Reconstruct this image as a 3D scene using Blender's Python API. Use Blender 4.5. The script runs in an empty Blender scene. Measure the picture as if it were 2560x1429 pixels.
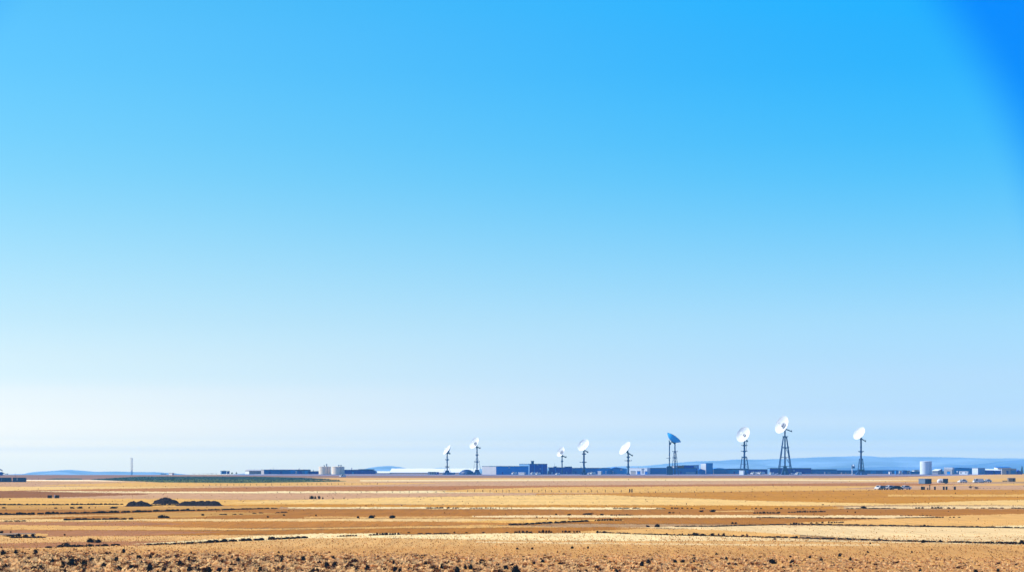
import bpy, math, random
import numpy as np
from mathutils import Vector, Matrix
R = random.Random(7)
NR = np.random.default_rng(11)
C = bpy.context.scene.collection
SC = bpy.context.scene

# ------------------------------------------------------------------ camera
F = 5000.0            # focal length in photograph pixels (2560 wide)
EYE = 1155.0          # eye-level row of the photograph
H = 9.3               # camera height above the plain, metres
cam = bpy.data.cameras.new('camera')
cam.sensor_width = 36.0
cam.lens = 36.0 * F / 2560.0
cam.shift_y = (EYE - 714.5) / 2560.0
cam.clip_start, cam.clip_end = 0.5, 40000
co = bpy.data.objects.new('camera', cam)
co.location = (0, 0, H)
co.rotation_euler = (math.pi / 2, 0, 0)
C.objects.link(co)
SC.camera = co

def gd(py):            # distance of the flat ground seen at row py
    return F * H / (py - EYE)
def gx(px, d):
    return (px - 1280.0) * d / F
def gz(py, d):
    return H + (EYE - py) * d / F
def ground(px, py):
    d = gd(py)
    return gx(px, d), d

# ------------------------------------------------------------------ colour helpers
def lin(c):
    return tuple(((v / 255.0) / 12.92) if v / 255.0 <= 0.04045 else (((v / 255.0) + 0.055) / 1.055) ** 2.4 for v in c)

# ------------------------------------------------------------------ light
EXPOSURE = 0.5
SUN_EL, SUN_AZ = math.radians(48), math.radians(-80)   # azimuth from the viewing direction, negative = left
SC.view_settings.view_transform = 'Standard'
SC.view_settings.look = 'None'
SC.view_settings.exposure = EXPOSURE
SC.view_settings.gamma = 1.0
SC.view_settings.use_curve_mapping = False
sd = bpy.data.lights.new('sun', 'SUN')
sd.energy = 4.6
sd.angle = math.radians(0.5)
sd.color = (1.0, 0.95, 0.87)
so = bpy.data.objects.new('sun', sd)
sv = Vector((math.sin(SUN_AZ) * math.cos(SUN_EL), math.cos(SUN_AZ) * math.cos(SUN_EL), math.sin(SUN_EL)))
so.rotation_euler = sv.to_track_quat('Z', 'Y').to_euler()
so.location = (-300, 60, 300)
C.objects.link(so)

w = bpy.data.worlds.new('World')
SC.world = w
w.use_nodes = True
nt = w.node_tree
N, L = nt.nodes, nt.links
sky = N.new('ShaderNodeTexSky')
sky.sky_type = 'NISHITA'
sky.sun_disc = False
sky.sun_elevation = SUN_EL
sky.sun_rotation = SUN_AZ
STR = 0.1
# sky colours of a dry clear day, as a tint of the physical sky by height above the horizon
NL = [(.398,.372,.281),(.437,.422,.325),(.484,.498,.403),(.484,.534,.471),(.460,.543,.524),(.430,.532,.555),(.400,.515,.572),(.373,.494,.580),(.351,.475,.582),(.329,.453,.579),(.309,.433,.572),(.294,.417,.565),(.278,.398,.555),(.264,.382,.545),(.254,.370,.536)]
NRt = [(.326,.317,.249),(.371,.371,.295),(.426,.449,.371),(.426,.480,.429),(.405,.487,.476),(.378,.478,.504),(.353,.462,.517),(.325,.439,.522),(.299,.416,.520),(.281,.397,.514),(.263,.378,.505),(.247,.360,.495),(.233,.343,.484),(.219,.326,.471),(.208,.311,.459)]
ELS = [0.0, 0.15, 0.3, 0.5, 0.75, 1.0, 1.5, 2.0, 2.35, 3.0, 4.0, 5.0, 6.0, 7.0, 8.0, 9.0, 10.0, 11.0, 12.0, 13.0]
#SKYTAB
SKYL = [(2.075,1.799,1.109), (1.654,1.588,1.229), (2.476,1.964,0.936), (1.383,1.323,1.128), (1.247,1.208,1.027), (1.111,1.095,1.006), (0.963,1.003,0.973), (0.890,0.969,0.975), (0.754,0.915,0.962), (0.702,0.887,0.954), (0.565,0.830,0.961), (0.464,0.784,0.960), (0.371,0.738,0.955), (0.292,0.695,0.953), (0.228,0.659,0.954), (0.183,0.625,0.959), (0.152,0.597,0.962), (0.126,0.572,0.966), (0.111,0.547,0.964), (0.093,0.520,0.928)]
SKYR = [(1.263,1.250,1.022), (1.263,1.250,1.022), (1.263,1.250,1.022), (0.851,1.003,1.097), (0.552,0.806,1.059), (0.640,0.825,1.002), (0.527,0.756,0.997), (0.520,0.765,0.989), (0.505,0.746,0.984), (0.453,0.739,0.980), (0.390,0.726,0.982), (0.292,0.680,0.982), (0.212,0.636,0.977), (0.143,0.589,0.978), (0.091,0.545,0.978), (0.058,0.509,0.980), (0.039,0.483,0.986), (0.024,0.452,0.985), (0.018,0.439,0.988), (0.011,0.439,1.005)]
#ENDTAB
def interp(tab, y):
    if y <= tab[0][0]: return tab[0][1]
    for (a, ca), (b, cb) in zip(tab, tab[1:]):
        if y <= b:
            t = (y - a) / (b - a)
            return tuple(p + (q - p) * t for p, q in zip(ca, cb))
    return tab[-1][1]
RATIO_MAX = 8.0
def ramp_node(nish, tab):
    r = N.new('ShaderNodeValToRGB')
    cr = r.color_ramp
    cr.interpolation = 'LINEAR'
    stops = []
    nt_ = [(i, c) for i, c in enumerate(nish)]
    for el, t in zip(ELS, tab):
        z = math.sin(math.radians(el))
        nn_ = interp(nt_, el)
        stops.append((z, tuple(min(RATIO_MAX, tt / (2 ** EXPOSURE) / nn) / RATIO_MAX for tt, nn in zip(t, nn_))))
    last = stops[-1][1]
    stops.append((0.34, (last[0] * 0.8, last[1] * 0.85, last[2] * 0.9)))
    stops.append((0.60, (0.25 / RATIO_MAX, 0.75 / RATIO_MAX, 1.05 / RATIO_MAX)))
    stops.append((1.0, (0.25 / RATIO_MAX, 0.75 / RATIO_MAX, 1.05 / RATIO_MAX)))
    while len(cr.elements) < len(stops):
        cr.elements.new(1.0)
    for e, (p, c) in zip(cr.elements, stops):
        e.position = p
    for e, (p, c) in zip(cr.elements, stops):
        e.color = (*c, 1)
    return r
tc = N.new('ShaderNodeTexCoord')
nrm = N.new('ShaderNodeVectorMath'); nrm.operation = 'NORMALIZE'
L.new(tc.outputs['Generated'], nrm.inputs[0])
sep = N.new('ShaderNodeSeparateXYZ'); L.new(nrm.outputs[0], sep.inputs[0])
rl, rr = ramp_node(NL, SKYL), ramp_node(NRt, SKYR)
L.new(sep.outputs['Z'], rl.inputs[0]); L.new(sep.outputs['Z'], rr.inputs[0])
mr = N.new('ShaderNodeMapRange'); mr.interpolation_type = 'SMOOTHSTEP'
mr.inputs['From Min'].default_value = -0.30; mr.inputs['From Max'].default_value = 0.27
L.new(sep.outputs['X'], mr.inputs['Value'])
mx = N.new('ShaderNodeMix'); mx.data_type = 'RGBA'
L.new(mr.outputs[0], mx.inputs['Factor']); L.new(rl.outputs[0], mx.inputs['A']); L.new(rr.outputs[0], mx.inputs['B'])
mul = N.new('ShaderNodeMix'); mul.data_type = 'RGBA'; mul.blend_type = 'MULTIPLY'
mul.inputs['Factor'].default_value = 1.0
L.new(sky.outputs[0], mul.inputs['A']); L.new(mx.outputs['Result'], mul.inputs['B'])
# lens vignette put into the sky colour: deeper blue away from the axis
axis = Vector((gx(1180, F), F, 1155 - 900)).normalized()
dot = N.new('ShaderNodeVectorMath'); dot.operation = 'DOT_PRODUCT'
L.new(nrm.outputs[0], dot.inputs[0]); dot.inputs[1].default_value = axis
mr2 = N.new('ShaderNodeMapRange'); mr2.interpolation_type = 'SMOOTHSTEP'
mr2.inputs['From Min'].default_value = math.cos(math.atan(1380 / F)); mr2.inputs['From Max'].default_value = math.cos(math.atan(1555 / F))
L.new(dot.outputs['Value'], mr2.inputs['Value'])
mr3 = N.new('ShaderNodeMapRange'); mr3.interpolation_type = 'SMOOTHSTEP'
mr3.inputs['From Min'].default_value = -0.25; mr3.inputs['From Max'].default_value = 0.16
mr3.inputs['To Min'].default_value = 0.42; mr3.inputs['To Max'].default_value = 1.0
L.new(sep.outputs['X'], mr3.inputs['Value'])
mr4 = N.new('ShaderNodeMapRange'); mr4.interpolation_type = 'SMOOTHSTEP'     # fades out towards the horizon
mr4.inputs['From Min'].default_value = 0.04; mr4.inputs['From Max'].default_value = 0.14
L.new(sep.outputs['Z'], mr4.inputs['Value'])
mm = N.new('ShaderNodeMath'); mm.operation = 'MULTIPLY'
L.new(mr2.outputs[0], mm.inputs[0]); L.new(mr3.outputs[0], mm.inputs[1])
mm2 = N.new('ShaderNodeMath'); mm2.operation = 'MULTIPLY'
L.new(mm.outputs[0], mm2.inputs[0]); L.new(mr4.outputs[0], mm2.inputs[1])
deep = N.new('ShaderNodeMix'); deep.data_type = 'RGBA'; deep.blend_type = 'MULTIPLY'
L.new(mm2.outputs[0], deep.inputs['Factor']); L.new(mul.outputs['Result'], deep.inputs['A'])
deep.inputs['B'].default_value = (0.08, 0.60, 1.0, 1)
bg = N['Background']
L.new(deep.outputs['Result'], bg.inputs['Color'])
bg.inputs['Strength'].default_value = STR * RATIO_MAX
sc_mul = N.new('ShaderNodeVectorMath')
# keep the Background strength in the physical range: the tint carries the factor
sc_mul.operation = 'SCALE'; sc_mul.inputs['Scale'].default_value = RATIO_MAX
L.new(deep.outputs['Result'], sc_mul.inputs[0])
L.new(sc_mul.outputs[0], bg.inputs['Color'])
bg.inputs['Strength'].default_value = STR

# ------------------------------------------------------------------ materials
MATS = {}
def mat(name, col, rough=0.8, var=0.25, scale=0.5, metal=0.0, streak=None, island=0.0, spec=0.3, fine=0.0):
    """Principled with a noise-varied base colour (object-independent world coordinates); streak stretches the noise along X."""
    if name in MATS: return MATS[name]
    m = bpy.data.materials.new(name); m.use_nodes = True
    t = m.node_tree; n, l = t.nodes, t.links
    p = n['Principled BSDF']
    p.inputs['Roughness'].default_value = rough
    p.inputs['Metallic'].default_value = metal
    p.inputs['Specular IOR Level'].default_value = spec
    geo = n.new('ShaderNodeNewGeometry')
    mp = n.new('ShaderNodeMapping')
    mp.inputs['Scale'].default_value = streak or (scale, scale, scale)
    l.new(geo.outputs['Position'], mp.inputs['Vector'])
    no = n.new('ShaderNodeTexNoise'); no.inputs['Scale'].default_value = 1.0
    no.inputs['Detail'].default_value = 5; no.inputs['Roughness'].default_value = 0.6
    l.new(mp.outputs[0], no.inputs['Vector'])
    mr = n.new('ShaderNodeMapRange')
    mr.inputs['From Min'].default_value = 0.28; mr.inputs['From Max'].default_value = 0.72
    mr.inputs['To Min'].default_value = 1 - var; mr.inputs['To Max'].default_value = 1 + var
    l.new(no.outputs['Fac'], mr.inputs['Value'])
    last = mr.outputs[0]
    if island:
        ri = n.new('ShaderNodeMapRange')
        ri.inputs['To Min'].default_value = 1 - island; ri.inputs['To Max'].default_value = 1 + island
        l.new(geo.outputs['Random Per Island'], ri.inputs['Value'])
        k = n.new('ShaderNodeMath'); k.operation = 'MULTIPLY'
        l.new(last, k.inputs[0]); l.new(ri.outputs[0], k.inputs[1]); last = k.outputs[0]
    if fine:
        n2 = n.new('ShaderNodeTexNoise'); n2.inputs['Scale'].default_value = 1.0; n2.inputs['Detail'].default_value = 4
        mp2 = n.new('ShaderNodeMapping'); mp2.inputs['Scale'].default_value = (0.9, 0.045, 1)
        l.new(geo.outputs['Position'], mp2.inputs['Vector']); l.new(mp2.outputs[0], n2.inputs['Vector'])
        m3 = n.new('ShaderNodeMapRange')
        m3.inputs['From Min'].default_value = 0.3; m3.inputs['From Max'].default_value = 0.7
        m3.inputs['To Min'].default_value = 1 - fine; m3.inputs['To Max'].default_value = 1 + fine
        l.new(n2.outputs['Fac'], m3.inputs['Value'])
        k = n.new('ShaderNodeMath'); k.operation = 'MULTIPLY'
        l.new(last, k.inputs[0]); l.new(m3.outputs[0], k.inputs[1]); last = k.outputs[0]
    sc = n.new('ShaderNodeVectorMath'); sc.operation = 'SCALE'
    sc.inputs[0].default_value = col
    l.new(last, sc.inputs['Scale'])
    l.new(sc.outputs[0], p.inputs['Base Color'])
    MATS[name] = m
    return m

def fieldmat(name, col, var=0.13, fine=0.14):
    return mat('field ' + name, col, rough=0.95, var=var, streak=(0.006, 0.05, 1), spec=0.1, fine=fine)

M = {}
M['white'] = mat('white paint', (0.70, 0.73, 0.78), 0.5, 0.05, 0.3)
M['dishwhite'] = mat('white reflector paint', (0.82, 0.81, 0.79), 0.45, 0.03, 0.3)
M['pale'] = mat('pale grey cladding', (0.42, 0.40, 0.43), 0.6, 0.06, 0.3)
M['lavender'] = mat('grey lavender cladding', (0.27, 0.29, 0.38), 0.6, 0.06, 0.3)
#SHADE_CLAD
SHADE_CLAD = dict(  # blues of the shaded fronts, with the shade put into the colour
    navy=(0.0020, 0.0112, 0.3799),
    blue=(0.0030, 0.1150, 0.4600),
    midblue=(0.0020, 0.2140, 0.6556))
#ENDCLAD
M['navy'] = mat('navy shade-tinted cladding', SHADE_CLAD['navy'], 0.55, 0.12, 0.25)
M['blue'] = mat('blue shade-tinted cladding', SHADE_CLAD['blue'], 0.55, 0.10, 0.25)
M['midblue'] = mat('mid blue shade-tinted cladding', SHADE_CLAD['midblue'], 0.55, 0.08, 0.25)
M['lightblue'] = mat('light blue shade-tinted cladding', (0.13, 0.28, 0.52), 0.55, 0.08, 0.25)
M['roofdark'] = mat('dark blue roof trim', (0.008, 0.04, 0.13), 0.6, 0.1, 0.3)
M['steel'] = mat('dark blue painted steel', (0.004, 0.034, 0.16), 0.5, 0.15, 0.4)
M['steelblack'] = mat('black machinery', (0.003, 0.010, 0.045), 0.5, 0.15, 0.4)
M['reflback'] = mat('shade-tinted reflector backing', (0.003, 0.40, 0.92), 0.45, 0.06, 0.3)  # blue of the shaded underside put into the backing colour
M['grey'] = mat('grey paint', (0.32, 0.32, 0.36), 0.6, 0.08, 0.5)
M['tank'] = mat('cream tank paint', (0.88, 0.68, 0.48), 0.55, 0.04, 0.2)
M['glass'] = mat('dark glass', (0.01, 0.014, 0.025), 0.12, 0.1, 0.5, spec=0.5)
M['tyre'] = mat('tyre rubber', (0.012, 0.012, 0.014), 0.8, 0.1, 3)
M['rim'] = mat('wheel metal', (0.35, 0.35, 0.37), 0.4, 0.05, 2, metal=0.6)
M['carwhite'] = mat('white car paint', (0.72, 0.72, 0.71), 0.25, 0.02, 1, spec=0.5)
M['cardark'] = mat('dark car paint', (0.012, 0.018, 0.045), 0.25, 0.05, 1, spec=0.5)
M['cargrey'] = mat('grey car paint', (0.12, 0.14, 0.19), 0.3, 0.05, 1, spec=0.5)
M['lamp'] = mat('lamp lens', (0.7, 0.68, 0.62), 0.2, 0.02, 2)
M['black'] = mat('black paint', (0.010, 0.008, 0.012), 0.7, 0.2, 1.5)
M['contblue'] = mat('blue container paint', (0.012, 0.060, 0.165), 0.6, 0.15, 0.5)
M['contgrey'] = mat('blue grey container paint', (0.13, 0.20, 0.31), 0.6, 0.10, 0.5)
M['contnavy'] = mat('navy container paint', (0.007, 0.020, 0.078), 0.6, 0.15, 0.5)
M['brownbox'] = mat('brown board', (0.20, 0.15, 0.12), 0.8, 0.15, 0.6)
M['rust'] = mat('rust brown paint', (0.22, 0.10, 0.07), 0.8, 0.2, 0.6)
M['mound'] = mat('dark spoil earth', (0.019, 0.010, 0.012), 0.95, 0.45, 1.6, spec=0.1)
M['scrub'] = mat('dark scrub leaves', (0.010, 0.005, 0.003), 0.9, 0.3, 2.0, island=0.4, spec=0.1)
M['scrubbrown'] = mat('brown scrub leaves', (0.085, 0.030, 0.008), 0.9, 0.3, 2.0, island=0.4, spec=0.1)
M['post'] = mat('weathered post wood', (0.07, 0.045, 0.03), 0.9, 0.2, 2)
M['conifer'] = mat('conifer needles', (0.010, 0.028, 0.040), 0.9, 0.3, 0.5, island=0.3, spec=0.1)
M['bark'] = mat('bark', (0.05, 0.03, 0.02), 0.9, 0.2, 2)
M['farleaf'] = mat('far scrub leaves', (0.025, 0.055, 0.08), 0.9, 0.3, 0.5, island=0.3, spec=0.1)
M['plank'] = mat('bleached board', (0.66, 0.55, 0.40), 0.8, 0.1, 1.0)

# ------------------------------------------------------------------ mesh helpers
class MB:
    def __init__(s): s.v, s.f, s.sm = [], [], []
    def add(s, vs, fs, smooth=False, M=None):
        o = len(s.v)
        s.v += [tuple(M @ Vector(q)) for q in vs] if M is not None else [tuple(q) for q in vs]
        s.f += [tuple(i + o for i in f) for f in fs]
        s.sm += [smooth] * len(fs)
        return s
    def box(s, x0, x1, y0, y1, z0, z1, M=None):
        v = [(x0,y0,z0),(x1,y0,z0),(x1,y1,z0),(x0,y1,z0),(x0,y0,z1),(x1,y0,z1),(x1,y1,z1),(x0,y1,z1)]
        return s.add(v, [(3,2,1,0),(4,5,6,7),(0,1,5,4),(1,2,6,5),(2,3,7,6),(3,0,4,7)], False, M)
    def prism(s, prof, x0, x1, M=None):
        """profile of (y, z) points, extruded along x"""
        n = len(prof)
        v = [(x0, y, z) for y, z in prof] + [(x1, y, z) for y, z in prof]
        fs = [tuple(range(n)), tuple(range(2 * n - 1, n - 1, -1))]
        fs += [(i, i + n, (i + 1) % n + n, (i + 1) % n) for i in range(n)]
        return s.add(v, fs, False, M)
    def tube(s, p, q, r0, r1=None, n=8, smooth=True):
        p, q = Vector(p), Vector(q)
        r1 = r0 if r1 is None else r1
        d = (q - p).normalized()
        a = d.orthogonal().normalized(); b = d.cross(a)
        v, fs = [], []
        for c, r in ((p, r0), (q, r1)):
            for i in range(n):
                t = 2 * math.pi * i / n
                v.append(c + a * (r * math.cos(t)) + b * (r * math.sin(t)))
        fs = [(i, (i + 1) % n, (i + 1) % n + n, i + n) for i in range(n)]
        s.add(v, fs, smooth)
        return s.add(v, [tuple(range(n - 1, -1, -1)), tuple(range(n, 2 * n))], False)
    def lathe(s, prof, n=24, M=None, smooth=True, closed=False):
        """profile of (r, z); corners sharper than 35 degrees stay crisp"""
        m = len(prof)
        segs = [(prof[j], prof[(j + 1) % m]) for j in range(m if closed else m - 1)]
        runs, last = [], None
        for p, q in segs:
            d = (q[0] - p[0], q[1] - p[1])
            if last is not None:
                cr = last[0] * d[1] - last[1] * d[0]; dt = last[0] * d[0] + last[1] * d[1]
                if abs(math.atan2(cr, dt)) < math.radians(35):
                    runs[-1].append(q); last = d; continue
            runs.append([p, q]); last = d
        for run in runs:
            v, fs = [], []
            for r, z in run:
                for i in range(n):
                    t = 2 * math.pi * i / n
                    v.append((r * math.cos(t), r * math.sin(t), z))
            for j in range(len(run) - 1):
                for i in range(n):
                    fs.append((j * n + i, j * n + (i + 1) % n, (j + 1) * n + (i + 1) % n, (j + 1) * n + i))
            s.add(v, fs, smooth, M)
        return s
    def quads(s, cen, rad, num, size, rng, smooth=False, flat=0.0):
        """many small leaf faces in an ellipsoid"""
        for _ in range(num):
            while True:
                p = Vector((rng.uniform(-1, 1), rng.uniform(-1, 1), rng.uniform(-1, 1)))
                if 0.25 < p.length < 1: break
            q = Vector((p.x * rad[0] + cen[0], p.y * rad[1] + cen[1], max(0.02, p.z * rad[2] + cen[2])))
            a = Vector((rng.gauss(0, 1), rng.gauss(0, 1), rng.gauss(0, 0.8))).normalized()
            b = a.orthogonal().normalized()
            b = Matrix.Rotation(rng.uniform(0, 6.28), 3, a) @ b
            sz = size * rng.uniform(0.6, 1.4)
            s.add([q - a * sz - b * sz * 0.3, q - b * sz * 0.5, q + a * sz, q + b * sz * 0.5], [(0, 1, 2, 3)])
        return s
    def build(s, name, m, parent=None, loc=None):
        me = bpy.data.meshes.new(name)
        me.from_pydata(s.v, [], s.f)
        me.polygons.foreach_set('use_smooth', s.sm)
        me.materials.append(m)
        me.update()
        o = bpy.data.objects.new(name, me)
        C.objects.link(o)
        if parent is not None: o.parent = parent
        if loc is not None: o.location = loc
        return o

def props(o, label=None, cat=None, group=None, kind=None):
    if label: o['label'] = label
    if cat: o['category'] = cat
    if group: o['group'] = group
    if kind: o['kind'] = kind
    return o
def thing(name, label, cat, loc=(0, 0, 0), rz=0.0, group=None):
    o = bpy.data.objects.new(name, None)
    o.empty_display_size = 0.3
    o.location = loc; o.rotation_euler = (0, 0, rz)
    C.objects.link(o)
    return props(o, label, cat, group)
def kids(o): return [c for c in bpy.data.objects if c.parent is o]
def copy_tree(o, loc, rz=0.0, scale=None, label=None, group=None):
    c = o.copy(); C.objects.link(c); c.location = loc; c.rotation_euler = (0, 0, rz)
    if scale is not None: c.scale = scale
    if label: c['label'] = label
    if group: c['group'] = group
    for ch in TREE.get(o.name, ()):
        d = ch.copy(); C.objects.link(d); d.parent = c
        for g in TREE.get(ch.name, ()):
            e = g.copy(); C.objects.link(e); e.parent = d
    return c
TREE = {}
def remember(o):
    TREE[o.name] = kids(o)
    for c in TREE[o.name]: TREE[c.name] = kids(c)

# ------------------------------------------------------------------ ground
def crest(x, ):
    t = min(1, max(0, (x + 260) / 120.0)); t = t * t * (3 - 2 * t)
    return 1490 + 150 * t
def zground(x, y):
    c = crest(x)
    if y <= c: return 0.0
    k = y - c
    return max(-95.0, -0.035 * k) if k > 60 else -0.035 * k * k / 120.0 - 0.0 * k
xs = sorted(set([-9000, -6000, -4000, -3000, -2200, -1600, -1200, -900, -700, 700, 900, 1200, 1600, 2200, 3000, 4000, 6000, 9000] + list(range(-600, 601, 30))))
ys = sorted(set([-400, -200, 0, 60, 120, 170, 250, 400, 600, 800, 1000, 1200, 1400] + list(range(1460, 1800, 12)) + [1850, 1950, 2100, 2400, 2800, 3400, 4200, 4800, 5400, 6400, 7600]))
g = MB()
g.v = [(x, y, zground(x, y)) for y in ys for x in xs]
nx = len(xs)
g.f = [(j * nx + i, j * nx + i + 1, (j + 1) * nx + i + 1, (j + 1) * nx + i) for j in range(len(ys) - 1) for i in range(nx - 1)]
g.sm = [True] * len(g.f)
props(g.build('ground', fieldmat('bare earth', (0.36, 0.20, 0.08), 0.12, 0.12)), kind='structure')

#PAL
PAL = dict(
    cream=(0.6396, 0.4317, 0.1918),
    pale=(0.6922, 0.5099, 0.2358),
    lstraw=(0.6000, 0.3700, 0.1300),
    mbrown=(0.3190, 0.1261, 0.0399),
    ochre=(0.4367, 0.2106, 0.0353),
    straw=(0.5680, 0.2939, 0.0726),
    gold=(0.5817, 0.3035, 0.0588),
    lgold=(0.6448, 0.3869, 0.1124),
    dgold=(0.4237, 0.1679, 0.0020),
    brown=(0.3229, 0.1162, 0.0037),
    lbrown=(0.3760, 0.1409, 0.0119),
    mauve=(0.3466, 0.1241, 0.0198),
    lmauve=(0.4508, 0.2392, 0.1067),
    dmauve=(0.2246, 0.0760, 0.0106),
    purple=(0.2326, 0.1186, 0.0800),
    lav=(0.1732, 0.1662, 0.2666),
    tan=(0.5477, 0.2925, 0.0872),
    fg=(0.4774, 0.2323, 0.0589),
    white=(0.8500, 0.6392, 0.4013),
    green=(0.1286, 0.1405, 0.0373),
    dgreen=(0.0345, 0.0602, 0.0499))
#ENDPAL
FORDER = [0]
def wob(seed):
    r = random.Random(seed)
    ks = [(r.uniform(0.004, 0.05), r.uniform(0, 6.28), r.uniform(0.2, 1)) for _ in range(6)]
    return lambda x: sum(a * math.sin(k * x + p) for k, p, a in ks) / 3.0
def field(colour, top, bot, jit=0.7, x0=-1500, x1=4000, name='field'):
    """One field: its far edge and near edge as (column, row) points of the photo laid onto the plain."""
    FORDER[0] += 1
    z = 0.0016 * FORDER[0]
    def at(pts, x):
        return interp([(a, (b,)) for a, b in pts], x)[0]
    wa, wb = wob(FORDER[0] * 2), wob(FORDER[0] * 2 + 1)
    mb = MB()
    rg = random.Random(FORDER[0] * 31)
    cols_ = []
    x = x0
    while x < x1:
        cols_.append(x)
        x += 0.9 if -60 <= x <= 2620 else 9.0
    cols_.append(x1)
    n = len(cols_) - 1
    for px in cols_:
        yt = at(top, px); yb = at(bot, px)
        js = min(jit, max(0.0, (yb - yt) * 0.3))
        js *= min(1.0, max(0.12, (min(yt, yb) - 1182) / 60.0))
        rj = min(js * 2.0, (yb - yt) * 0.40)
        yt += wa(px) * js + rg.uniform(-rj, rj); yb += wb(px) * js + rg.uniform(-rj, rj)
        if yb < yt: yb = yt
        for t in (0, 1):
            X, Y = ground(px, yt + (yb - yt) * t)
            mb.v.append((X, Y, z))
    mb.f = [(2 * i + 1, 2 * i + 3, 2 * i + 2, 2 * i) for i in range(n)]
    mb.sm = [False] * n
    return props(mb.build(name, fieldmat(colour, PAL[colour])), kind='structure')

# far to near; later sheets lie above earlier ones
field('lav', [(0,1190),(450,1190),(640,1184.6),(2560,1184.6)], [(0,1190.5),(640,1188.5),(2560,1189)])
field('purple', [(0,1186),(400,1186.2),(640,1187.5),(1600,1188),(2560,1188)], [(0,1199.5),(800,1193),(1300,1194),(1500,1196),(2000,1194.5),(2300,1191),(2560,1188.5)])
field('straw', [(640,1193),(2560,1194)], [(640,1204),(2560,1202)], x0=600)
field('white', [(60,1198.6),(240,1199)], [(60,1202),(340,1202)], x0=66, x1=330)
field('tan', [(80,1201),(700,1203),(2200,1193),(2420,1187),(2500,1185),(2560,1183.8)], [(80,1203),(700,1216),(2200,1203),(2560,1200)])
field('pale', [(960,1199),(1280,1197),(1900,1196.5),(2240,1199)], [(960,1202),(1280,1201),(1900,1200),(2240,1202)], x0=900, x1=2300)
field('lmauve', [(0,1202),(480,1205),(640,1213),(960,1203),(1280,1202),(1900,1201),(2200,1203),(2560,1207)], [(0,1216),(480,1217),(640,1220),(2000,1213),(2200,1211),(2560,1213)])
field('gold', [(2100,1203.5),(2560,1194)], [(2100,1204),(2560,1203)], x0=2120)
field('gold', [(0,1212),(100,1212),(320,1205),(640,1206),(900,1206),(1100,1206.5)], [(0,1212),(100,1212.3),(320,1216),(640,1214),(900,1212),(1100,1207)], x0=100, x1=1100)
field('lgold', [(0,1215.5),(320,1216),(640,1217),(760,1218)], [(0,1226),(320,1221),(640,1219),(760,1218.5)], x1=760)
field('mauve', [(0,1226),(320,1220),(700,1216),(1500,1212),(2200,1206),(2560,1212)], [(0,1228),(480,1229),(1000,1227),(1450,1218),(1900,1215),(2200,1214),(2560,1224)])
field('pale', [(60,1226.5),(480,1228),(1000,1226.5),(1300,1222)], [(60,1227.5),(480,1232),(1000,1232),(1300,1231)], x0=60, x1=1330)
field('lmauve', [(0,1229),(480,1232),(1000,1232),(1400,1231),(1600,1231)], [(0,1246),(480,1248),(800,1248),(1100,1240),(1500,1234),(1600,1231)], x1=1600)
field('dmauve', [(0,1226),(80,1226.5),(200,1231),(380,1234)], [(0,1244),(120,1243),(250,1239),(380,1235)], x1=370)
field('gold', [(1080,1228),(1180,1222),(1320,1217.5),(1600,1215.5),(1920,1214),(2240,1214),(2560,1207)], [(1080,1228.3),(1180,1230),(1320,1231),(1600,1231),(1920,1228),(2240,1224),(2560,1213)], x0=1080)
field('lmauve', [(2080,1221.4),(2230,1214),(2560,1212)], [(2080,1221.8),(2230,1223),(2560,1223.5)], x0=2080)
field('dgold', [(1450,1233),(1600,1231),(1920,1227),(2240,1223.5),(2560,1223.5)], [(1450,1236),(1600,1240),(1920,1252),(2240,1260),(2560,1260)], x0=1340)
field('gold', [(2200,1236),(2560,1235)], [(2200,1240),(2560,1240)], x0=2220)
field('gold', [(0,1244),(420,1246),(640,1249.5),(800,1248),(960,1244)], [(0,1264),(420,1265),(640,1262),(800,1260),(960,1260)], x1=960)
field('lgold', [(560,1256),(700,1250),(960,1243.5),(1280,1237.5),(1500,1236.5),(1600,1240),(1760,1246),(1920,1252),(2240,1259),(2400,1252),(2560,1249)], [(560,1256.4),(700,1258),(960,1259),(1280,1263),(1600,1262),(1920,1263.5),(2240,1262),(2560,1262)], x0=560)
field('dgold', [(560,1262),(800,1260),(960,1261),(1280,1261),(1600,1262),(1920,1263.5),(2100,1265)], [(560,1264),(800,1267),(960,1268),(1280,1268),(1600,1272),(1920,1273),(2100,1272)], x0=540, x1=2110)
field('ochre', [(0,1263.5),(420,1266),(640,1265),(700,1266)], [(0,1273),(420,1276),(640,1271),(700,1270)], x1=700)
field('brown', [(0,1273),(320,1275),(640,1271.5),(1280,1272),(1920,1272.5),(2560,1271.5)], [(0,1300),(2560,1314)])
field('pale', [(640,1267.5),(960,1267),(1280,1267.5),(1500,1268),(1600,1268),(1660,1269)], [(640,1270),(960,1271),(1280,1271.5),(1500,1273),(1600,1272),(1660,1271)], x0=720, x1=1660)
field('cream', [(2080,1269),(2200,1265.4),(2400,1264),(2560,1264)], [(2080,1269.3),(2200,1270),(2400,1270.5),(2560,1270)], x0=2080)
field('straw', [(1780,1276.5),(2000,1275)], [(1780,1279),(2000,1278)], x0=1785, x1=1885)
field('ochre', [(240,1288),(320,1282),(480,1279),(560,1279),(720,1284)], [(240,1288.3),(320,1294),(480,1293),(560,1288),(720,1284.4)], x0=240, x1=720)
field('tan', [(0,1288),(320,1286)], [(0,1297),(320,1286.4)], x1=320)
field('lstraw', [(0,1297.5),(320,1297),(640,1296.5),(960,1295.5),(1280,1296),(1500,1297)], [(0,1304),(320,1302),(640,1302),(960,1302.5),(1280,1304),(1500,1299)], x1=1420)
field('straw', [(900,1291),(1280,1290)], [(900,1294),(1280,1293.5)], x0=760, x1=1420)
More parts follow.
